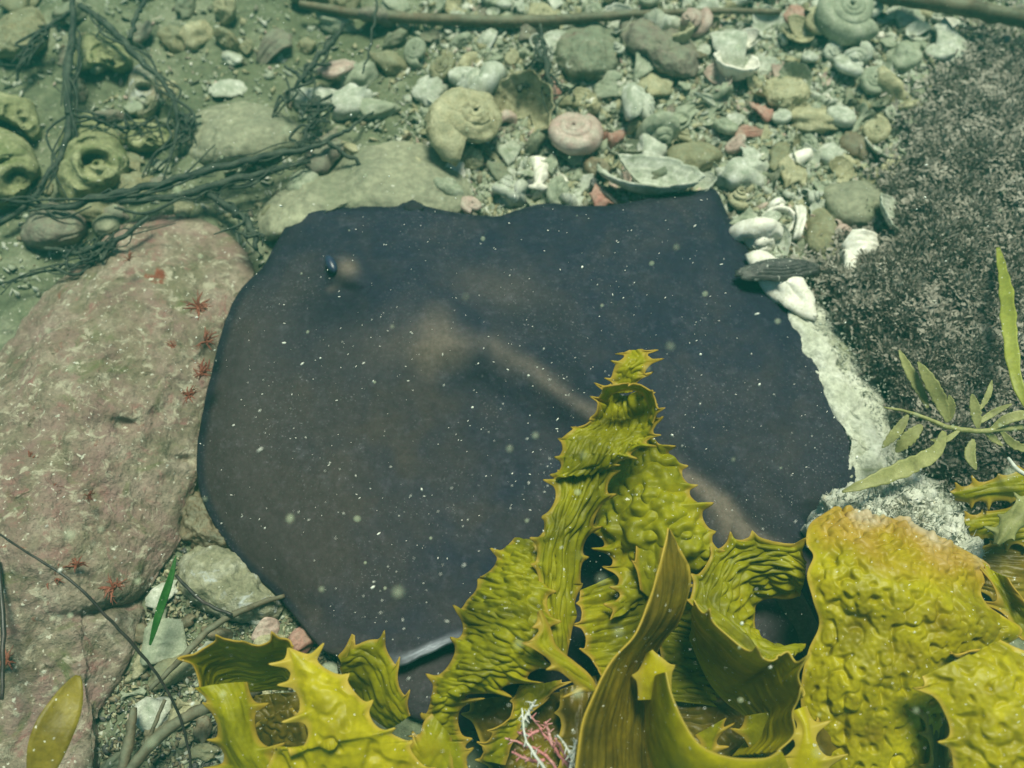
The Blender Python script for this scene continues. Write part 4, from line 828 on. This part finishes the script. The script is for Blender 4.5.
# ------------------------------------------------------------------ brown turf weed
def turf():
    global TURF
    TURF = [(x + 9 * math.sin(k * 2.3), y + 8 * math.cos(k * 3.1)) for k, (x, y) in enumerate(spline(TURF, 60, True))]
    def hf(px, py, r): return .052 * (1 - r ** 4) ** .8
    V, F, G, r = mound(TURF, .05, nr=150, na=320, hfun=hf, rough=.0075, rfreq=60, lump=.012, lfreq=30, seed=4, centre=(980, 290))
    if np.cross(V[F[500, 1]] - V[F[500, 0]], V[F[500, 2]] - V[F[500, 0]])[2] < 0: F = F[:, ::-1]
    parts_V = [V]; rn = [np.full(len(V), .0)]
    n = 125000; idx = rng.randint(0, 150 * 320 - 1, n); 
    idx = rng.choice(150 * 320, n, p=(np.repeat(r + .02, 320) / np.repeat(r + .02, 320).sum()))
    p = V[idx] + rng.normal(size=(n, 3)) * .002
    ex = rng.uniform(size=n) < .16; c0 = P(1010, 290, .0); k0 = 1 + np.abs(rng.normal(size=n)) * .13; edge_i = 149 * 320 + rng.randint(0, 320, n)
    q0 = c0 + (V[edge_i] - c0) * k0[:, None]; q0[:, 2] = .006 + .012 * rng.uniform(size=n); qx, qy = unpix(q0); ex &= (qy < 300) & ~inpoly(qx, qy, RAY)
    p[ex] = q0[ex]
    p[:, 2] += rng.uniform(-.001, .007, n)
    d = rng.normal(size=(n, 3)) * [1, 1, .45] + [0, 0, .12]; d /= np.linalg.norm(d, axis=1)[:, None]
    s = np.cross(d, np.array([0, 0, 1.0]) + .45 * rng.normal(size=(n, 3))); s /= np.linalg.norm(s, axis=1)[:, None]; u = np.cross(d, s)
    l = np.exp(rng.uniform(np.log(.003), np.log(.011), n))[:, None]; wd = rng.uniform(.0008, .0020, n)[:, None]; k = rng.uniform(-.25, .25, n)[:, None]
    m2 = 52000; cen = rng.choice(n, 620); ci = cen[rng.randint(0, 620, m2)]; hh = rng.uniform(.4, 1, m2)[:, None]
    d[:m2] = rng.normal(size=(m2, 3)) * [.75, .75, .35] + [0, 0, .8]; d[:m2] /= np.linalg.norm(d[:m2], axis=1)[:, None]
    p[:m2] = p[ci] + d[:m2] * hh * .016 + rng.normal(size=(m2, 3)) * .0012
    s[:m2] = np.cross(d[:m2], rng.normal(size=(m2, 3))); s[:m2] /= np.linalg.norm(s[:m2], axis=1)[:, None]; u[:m2] = np.cross(d[:m2], s[:m2]); wd[:m2] *= .6; l[:m2] *= .8
    A = np.stack([p - s * wd, p + s * wd, p + d * l * .5 + s * wd * 1.2 + u * l * k, p + d * l * .5 - s * wd * 1.2 + u * l * k, p + d * l + s * wd * .5, p + d * l - s * wd * .5], 1).reshape(-1, 3)
    o0 = len(V); b = o0 + np.arange(n)[:, None] * 6
    Fq = np.concatenate([b + [0, 1, 2, 3], b + [3, 2, 4, 5]])
    rv = np.repeat(np.clip(rng.uniform(-.4, 1, n), 0, 1) ** 1.6, 6)
    o = obj('turf_weed', mesh('turf_weed', np.concatenate([V, A]), np.concatenate([F, Fq]), {'rnd': np.concatenate([np.zeros(len(V)), rv])}), M['turf'])
    tag(o, 'dense brown crumbly turf weed carpeting the seabed beside the white ledge', 'seaweed', None, 'stuff')
turf()

# ------------------------------------------------------------------ twigs, stems
def stemthing(name, groups, mat, label, cat, group=None, part='twig'):
    first = groups[0]; b = P(*first[0][0]); b[2] = 0; root = empty(name, b); tag(root, label, cat, group)
    for i, (pts, rad) in enumerate(groups):
        k_ = .55 if name == 'dark_twig' and max(rad) > .003 else 1
        pw = [P(*q) for q in pts]
        V, F = tube(pw, [a * k_ for a in rad], 8, None, .0035 if 'twig' in name else .0008, i * 3.3 + pts[0][0] * .1); child('stem' if i == 0 else part, V, F, M[mat], root)
        if k_ < 1:
            prt = []; cc = spline(pw, 40)
            for q in range(8):
                a = random.randint(0, 28); b2 = min(39, a + random.randint(8, 24)); m_ = (a + b2) // 2; sp = .008
                e = [cc[k] + rng.normal(size=3) * [sp, sp, sp * .4] for k in (a, (a + m_) // 2, m_, (m_ + b2) // 2, b2)]
                if q == 0: e[-1] = e[-1] + rng.normal(size=3) * [.03, .03, .005]
                for p_ in e: p_[2] = max(p_[2], .008)
                w_ = random.uniform(.0006, .0018); prt.append(tube(e, [w_, w_ * 1.2, w_, w_ * .5], 5, 18))
            V, F = join(prt); tag(child('fibres', V, F, M[mat], root), kind='stuff')
    return root
def r(*a): return [x * .001 for x in a]
stemthing('dark_twig', [([(74, -10, .05), (72, 40, .05), (68, 90, .045), (66, 140, .03), (40, 190, .02), (0, 225, .012)], r(6, 8, 9, 8, 6, 5)), ([(72, 12, .05), (44, 30, .04), (22, 60, .03), (18, 80, .02)], r(5, 5, 4, 3)), ([(66, 112, .04), (95, 120, .035), (120, 128, .03), (165, 124, .02)], r(4, 4, 3, 2))],
          'twig', 'thick dark upright twig forking beside the oyster-like shell', 'twig')
stemthing('dark_twig', [([(80, 5, .05), (112, 30, .045), (140, 60, .04), (165, 85, .035), (178, 120, .03), (170, 155, .02), (150, 175, .015)], r(7, 8, 8, 6, 5, 4, 2)), ([(130, 40, .045), (138, 12, .045), (150, -10, .04)], r(3, 3, 3)), ([(176, 112, .03), (186, 122, .03), (178, 150, .02)], r(4, 4, 2))],
          'twig', 'curving dark twig arching over the grey half shell', 'twig')
stemthing('dark_twig', [([(0, 200, .03), (60, 207, .035), (110, 195, .04), (170, 182, .04), (230, 165, .04), (290, 152, .04), (330, 142, .04)], r(3, 6, 8, 8, 8, 8, 4)), ([(120, 203, .035), (180, 196, .035), (250, 176, .035), (310, 160, .035)], r(6, 8, 8, 4)), ([(330, 144, .04), (355, 160, .03), (378, 172, .02)], r(3, 2.5, 1.5)),
          ([(200, 190, .03), (225, 205, .03), (250, 225, .05), (256, 250, .05)], r(7, 8, 8, 4)), ([(322, 145, .04), (350, 128, .03), (372, 112, .02)], r(3, 2, 1.2)), ([(300, 150, .035), (308, 125, .035), (318, 98, .035)], r(4, 5, 3))],
          'twig', 'long dark matted twig lying in front of the flat oval stone', 'twig')
stemthing('dark_twig', [([(345, 25, .05), (325, 50, .045), (305, 75, .045), (292, 90, .04), (275, 110, .03)], r(4, 7, 6, 4, 3)), ([(302, 80, .045), (284, 66, .04)], r(3, 1.5)), ([(315, 95, .04), (318, 110, .035), (310, 130, .03)], r(3, 4, 2))],
          'twig', 'short dark twig fork beside the triangular pinkish plate', 'twig')
stemthing('dark_twig', [([(0, 285, .02), (40, 272, .025), (80, 262, .035), (120, 240, .05), (150, 215, .05)], r(2, 2.5, 3, 5, 4)), ([(45, 248, .03), (80, 252, .035), (115, 240, .05)], r(4, 6, 5))],
          'twig', 'dark twig trailing over the top of the pink rock', 'twig')
stemthing('dark_twig', [([(540, 25, .05), (545, 55, .045), (550, 85, .04), (555, 112, .03)], r(4, 6, 6, 4)), ([(520, 90, .03), (532, 70, .03), (540, 60, .04)], r(6, 7, 5)), ([(300, 20, .0), (300, 22, .0)], r(1, 1))][:2],
          'twig', 'stubby black stem standing beside the white turban shell mouth', 'twig')
stemthing('dark_twig', [([(376, -10, .08), (374, 25, .07), (370, 50, .06), (362, 75, .05)], r(1.6, 1.8, 1.6, 1))], 'twig', 'thin dark stalk hanging across the long brown stem', 'twig')
V, F = pebble(3, (1, .6, .5)); oo = place('pebble', 3, 535, 38, 16, 'red', (0, 0, 1.3), label='orange-brown oval pebble at the head of black stem'); 
stemthing('brown_stem', [([(300, 4, .016), (360, 14, .018), (430, 19, .018), (500, 21, .018), (560, 20, .018), (640, 14, .02), (720, 11, .02), (780, 12, .018)], r(5, 7, 7.5, 7.5, 7, 5, 4, 4))], 'stick', 'long brown stem lying across the far shell bed', 'seaweed stem')
stemthing('brown_stem', [([(845, -12, .04), (900, -2, .045), (960, 6, .05), (1000, 14, .05), (1060, 26, .05)], r(7, 10, 11, 11, 10))], 'stick', 'thick dark brown stem over the far end of brown weed', 'seaweed stem')
stemthing('black_stem', [([(-20, 520, .14), (20, 548, .145), (70, 580, .14), (110, 620, .12), (150, 665, .09), (178, 712, .06), (190, 760, .04), (190, 800, .03)], r(.8, .95, 1.1, 1.25, 1.3, 1.2, 1.1, 1.0))], 'wire', 'long thin black curved stem crossing the pink rock', 'seaweed stem')
stemthing('brown_stem', [([(110, 800, .02), (150, 745, .035), (190, 715, .045), (230, 700, .045), (262, 690, .04)], r(4, 5, 5, 5, 4))], 'stick', 'reddish brown arched stem leading into the golden kelp', 'seaweed stem')
stemthing('brown_stem', [([(150, 690, .03), (185, 655, .035), (215, 625, .035), (258, 604, .03), (284, 596, .02)], r(2, 3, 3, 3, 2)), ([(130, 775, .02), (150, 735, .03), (165, 700, .03)], r(1.5, 2, 1.5))], 'stick', 'thin brown stem slanting up towards the stingray edge', 'seaweed stem')
stemthing('brown_stem', [([(176, 575, .04), (200, 600, .04), (232, 615, .04)], r(1.5, 1.8, 1.5))], 'wire', 'short black stem lying on the angular pale stone', 'seaweed stem')
stemthing('brown_stem', [([(118, 790, .02), (128, 745, .03), (134, 708, .03)], r(4, 5, 3))], 'stick', 'stubby brown stalk beside the amber leaf', 'seaweed stem')
stemthing('black_stem', [([(-2, 560, .09), (3, 620, .09), (2, 700, .08)], r(1.5, 2.2, 1.5))], 'wire', 'short black upright stem at the outer side of the pink rock', 'seaweed stem')

# ------------------------------------------------------------------ leaves
def leaf(parent, pts, wmax, mat, name='leaf', fold=.15, serr=0, seed=0, lat=None):
    n = 60; c = spline([P(*q) for q in pts], n); T = np.gradient(c, axis=0); T /= np.linalg.norm(T, axis=1)[:, None]
    view = CAMLOC - c.mean(0); view /= np.linalg.norm(view); A = np.cross(T, view if lat is None else lat); A /= np.linalg.norm(A, axis=1)[:, None]; B = np.cross(A, T)
    t = np.linspace(0, 1, n); wd = wmax * .78 * np.sin(np.pi * np.clip(t * .93 + .05, 0, 1)) ** .7 * (1 + serr * (noise(np.stack([t * 14 + seed, 0 * t, 0 * t], -1))))
    v = np.linspace(-1, 1, 9)
    G = c[:, None] + (wd[:, None] * v)[..., None] * A[:, None] + (fold * wd[:, None] * (v ** 2))[..., None] * B[:, None]
    n2 = noise(G * 60 + seed); G = G + B[:, None] * (n2 * .0012)[..., None]
    o = child(name, G.reshape(-1, 3), gridfaces(n, 9), M[mat], parent); md = o.modifiers.new('thickness', 'SOLIDIFY'); md.thickness = .001; return o
def leafthing(name, pts, wmax, mat, label, cat='leaf', **k):
    b = P(*pts[0]); rt = empty(name, (b[0], b[1], 0)); tag(rt, label, cat); leaf(rt, pts, wmax, mat, name='blade', **k)
leafthing('seagrass_blade', [(150, 645, .05), (160, 610, .06), (170, 580, .07), (176, 556, .075)], .0045, 'gleaf', 'narrow bright green blade beside the black stem', 'seagrass')
leafthing('amber_leaf', [(36, 790, .12), (50, 740, .13), (66, 705, .13), (78, 676, .125)], .018, 'bleaf', 'broad amber leaf rising at the lower pink rock', 'leaf')
leafthing('yellow_leaf', [(998, 248, .08), (1006, 290, .10), (1010, 335, .115), (1018, 385, .12), (1040, 430, .11)], .0085, 'yleaf', 'long yellow-green strap leaf standing over the brown weed', 'leaf', serr=.3, seed=3)
lb = empty('leafy_branch', P(1040, 430, 0)); tag(lb, 'pale olive leafy seaweed branch reaching over the white ledge', 'seaweed')
V, F = tube([P(*q) for q in ((884, 407, .09), (915, 414, .095), (945, 426, .10), (975, 431, .10), (1010, 428, .10), (1060, 424, .09))], r(.8, 1.8, 2.3, 2.6, 2.8, 3), 8, 50, .001, 1); child('stem', V, F, M['sarg'], lb)
for i, (pts, wd) in enumerate(((([(944, 432, .10), (935, 452, .105), (905, 468, .11), (870, 482, .11), (842, 492, .105)]), .0095), ([(928, 408, .10), (920, 390, .105), (908, 368, .11), (899, 350, .11)], .006), ([(948, 422, .10), (940, 400, .11), (928, 378, .12), (918, 362, .12)], .008),
        ([(908, 415, .095), (898, 430, .09), (882, 448, .08)], .006), ([(922, 425, .10), (905, 442, .09), (896, 452, .08)], .008), ([(950, 420, .10), (951, 405, .11), (949, 395, .115)], .005), ([(978, 428, .10), (975, 408, .11), (972, 394, .115)], .006), ([(980, 410, .11), (988, 395, .115), (992, 380, .12)], .0035),
        ([(973, 440, .10), (970, 455, .10), (976, 470, .10)], .006), ([(975, 425, .10), (995, 412, .105), (1012, 404, .11)], .004), ([(990, 430, .10), (1010, 418, .11), (1040, 412, .11)], .006), ([(960, 430, .10), (945, 440, .10), (930, 440, .10)], .0035), ([(1000, 430, .10), (1015, 445, .09), (1040, 452, .09)], .005), ([(985, 432, .10), (995, 440, .09), (1003, 446, .09)], .004))):
    leaf(lb, pts, wd, 'sarg', serr=.25, seed=i * 2.1)
V, F = tube([P(*q) for q in ((1008, 458, .10), (1018, 470, .105), (1035, 480, .10))], r(1.5, 2, 1.5), 8, 20); child('twig', V, F, M['whiteweed'], lb)

# ------------------------------------------------------------------ small red tufts, feathery weed
def tuft(px, py, z, size, mat, label, n=14, name='red_weed', up=.6, br=3):
    b = P(px, py, z); root = empty(name, b); tag(root, label, 'seaweed'); parts = []
    s = size * mpp(px, py)
    for i in range(n):
        a = random.uniform(0, 6.28); d = np.array([math.cos(a), math.sin(a), random.uniform(.1, up * 2)]); d /= np.linalg.norm(d); l = s * random.uniform(.3, .6)
        p1 = b + d * l * .5 + rng.normal(size=3) * s * .05; p2 = b + d * l + rng.normal(size=3) * s * .1
        parts.append(tube([b - [0, 0, .004], p1, p2], [s * .06, s * .05, s * .02], 5, 8))
        for k in range(br - 1):
            q = p1 + (d + rng.normal(size=3) * .6) * l * .45; parts.append(tube([p1, (p1 + q) / 2 + rng.normal(size=3) * s * .03, q], [s * .025, s * .018, s * .01], 5, 7))
    V, F = join(parts); child('fronds', V, F, M[mat], root)
for (px, py, z, sz, lab) in ((199, 306, .075, 26, 'bright red branching tuft high on the pink rock'), (203, 372, .078, 24, 'red tuft at the pink rock rim by the stingray'), (205, 340, .07, 22, 'thin red tuft between two thicker red tufts'), (189, 395, .08, 20, 'dull red tuft below the rim tufts on pink rock'),
                             (128, 258, .075, 12, 'tiny rust red tuft near the top of the pink rock'), (172, 345, .085, 12, 'small faded red tuft in the middle of the pink rock'), (30, 462, .08, 26, 'rust brown tuft on the far outer side of pink rock'), (52, 488, .08, 18, 'small rust tuft beside the rust brown tuft'),
                             (76, 565, .075, 20, 'red tuft above the black curved stem'), (52, 578, .07, 24, 'dark red tuft below the black curved stem'), (112, 588, .07, 26, 'dark red tuft over the rock crevice'), (6, 660, .06, 26, 'deep red tuft at the outer low side of pink rock'), (88, 495, .085, 14, 'small red-brown tuft above the rock middle')):
    tuft(px, py, z, sz * .85, 'redweed', lab, n=13, up=.12, br=3)
def feather():
    root = empty('feathery_weed', P(545, 760, .12)); tag(root, 'pink and white feathery weed growing between the kelp blades', 'seaweed')
    for mat, nm, br in (('pinkweed', 'pink_frond', [[(575, 775, .13), (552, 745, .145), (538, 725, .15), (529, 714, .155)], [(560, 775, .13), (545, 755, .14), (525, 745, .145), (505, 738, .15)], [(552, 745, .145), (548, 730, .15), (545, 722, .155)], [(580, 780, .13), (565, 755, .14), (555, 738, .15)], [(538, 730, .15), (528, 735, .15), (518, 732, .152)], [(545, 760, .14), (530, 760, .14), (512, 752, .15)]]),
                         ('whiteweed', 'white_frond', [[(560, 790, .14), (540, 762, .15), (526, 740, .155), (522, 708, .16)], [(585, 790, .14), (575, 765, .15), (565, 745, .155), (557, 735, .16)], [(522, 722, .155), (530, 710, .16), (534, 702, .165)], [(570, 770, .15), (574, 752, .155), (576, 740, .16)]])):
        for pts in br:
            prt = [tube([P(*q) for q in pts], r(1.3, 1.2, .9, .6)[:len(pts)], 6, 24, .001, pts[0][0])]
            c = spline([P(*q) for q in pts], 16)
            for k in range(3, 15):
                d = rng.normal(size=3); d /= np.linalg.norm(d); l = .005
                prt.append(tube([c[k], c[k] + d * l * .6, c[k] + d * l], r(.6, .5, .3), 4, 5))
            V, F = join(prt); child(nm, V, F, M[mat], root)
feather()

# ------------------------------------------------------------------ particles drifting in the water
def drift(n, mat, lo, hi, zr, name, label, stretch, box=(-40, -40, 1064, 800), dens=None, sub=0):
    px = rng.uniform(box[0], box[2], n); py = rng.uniform(box[1], box[3], n)
    if dens is not None:
        k = rng.uniform(size=n) < dens(px, py); px, py = px[k], py[k]; n = len(px)
    z = rng.uniform(zr[0], zr[1], n); W = P(px, py, z)
    u, v = np.meshgrid(np.linspace(0, np.pi, 7 if sub else 4), np.linspace(0, 2 * np.pi, 12 if sub else 5, endpoint=False), indexing='ij')
    S = np.stack([np.sin(u) * np.cos(v), np.sin(u) * np.sin(v), np.cos(u)], -1).reshape(-1, 3); nu_, nv_ = u.shape
    s = np.exp(rng.uniform(np.log(lo), np.log(hi), n))
    d = np.array([.8, .42, .15]) + .45 * rng.normal(size=(n, 3)); d /= np.linalg.norm(d, axis=1)[:, None]
    e = np.cross(d, [0, 0, 1.0]); e /= np.linalg.norm(e, axis=1)[:, None]; f = np.cross(d, e); st = 1 + rng.uniform(0, stretch, n)
    V = W[:, None] + s[:, None, None] * (S[None, :, :1] * (d * st[:, None])[:, None] + S[None, :, 1:2] * e[:, None] + S[None, :, 2:] * f[:, None])
    F = (gridfaces(nu_, nv_, True)[None] + (np.arange(n) * len(S))[:, None, None]).reshape(-1, 4)
    o = obj(name, mesh(name, V.reshape(-1, 3), F), M[mat]); tag(o, label, 'particles', None, 'stuff')
rd = lambda x, y: .14 + .86 * ss(-.5, .6, noise(np.stack([x / 45, y / 45, 0 * x], -1))) * (gauss(x, y, 480, 400, 200, 130) + .35 * inpoly(x, y, RAY)).clip(0, 1)
drift(6500, 'snow', .00013, .00046, (.08, .30), 'marine_snow', 'fine pale flecks drifting in the water over the stingray', 2.8, dens=rd)
drift(190, 'snow', .0005, .0012, (.08, .28), 'marine_snow', 'larger pale flecks drifting in the water over the stingray', 1.2, dens=rd)
drift(320, 'snow', .0003, .0008, (.08, .34), 'marine_snow', 'slender pale slivers drifting in the water', 3.5, dens=rd)
drift(120, 'snowsoft', .0008, .0034, (.10, .50), 'marine_snow', 'soft round pale blobs drifting in the water', .2, sub=1)

# ------------------------------------------------------------------ water haze
def haze():
    x0, x1, y0, y1, z0, z1 = -11, 11, -11, 11, -1.1, 1.0
    V = [(x, y, z) for x in (x0, x1) for y in (y0, y1) for z in (z0, z1)]
    F = [(0, 1, 3, 2), (4, 6, 7, 5), (0, 4, 5, 1), (2, 3, 7, 6), (0, 2, 6, 4), (1, 5, 7, 3)]
    m = bpy.data.materials.new('sea_water_haze'); m.use_nodes = True; t = m.node_tree; t.nodes.remove(t.nodes['Principled BSDF'])
    v = t.nodes.new('ShaderNodeVolumePrincipled'); v.inputs['Color'].default_value = (.09, .72, .62, 1); v.inputs['Density'].default_value = .085; v.inputs['Anisotropy'].default_value = .1
    t.links.new(v.outputs[0], t.nodes['Material Output'].inputs['Volume'])
    o = obj('haze', mesh('haze', V, F, smooth=False), m); tag(o, 'greenish murky sea water', None, None, 'stuff')
gravel('shell_gravel', 5200, (.0008, .0026), 'white', lambda n: (lambda a, b: (a[inpoly(a, b, LEDGE)], b[inpoly(a, b, LEDGE)]))(rng.uniform(760, 960, n), rng.uniform(262, 560, n)), 'pale crushed sand lying on the white ledge', zf=lambda x, y: .018 + .010 * rng.uniform(size=len(x)))
haze()
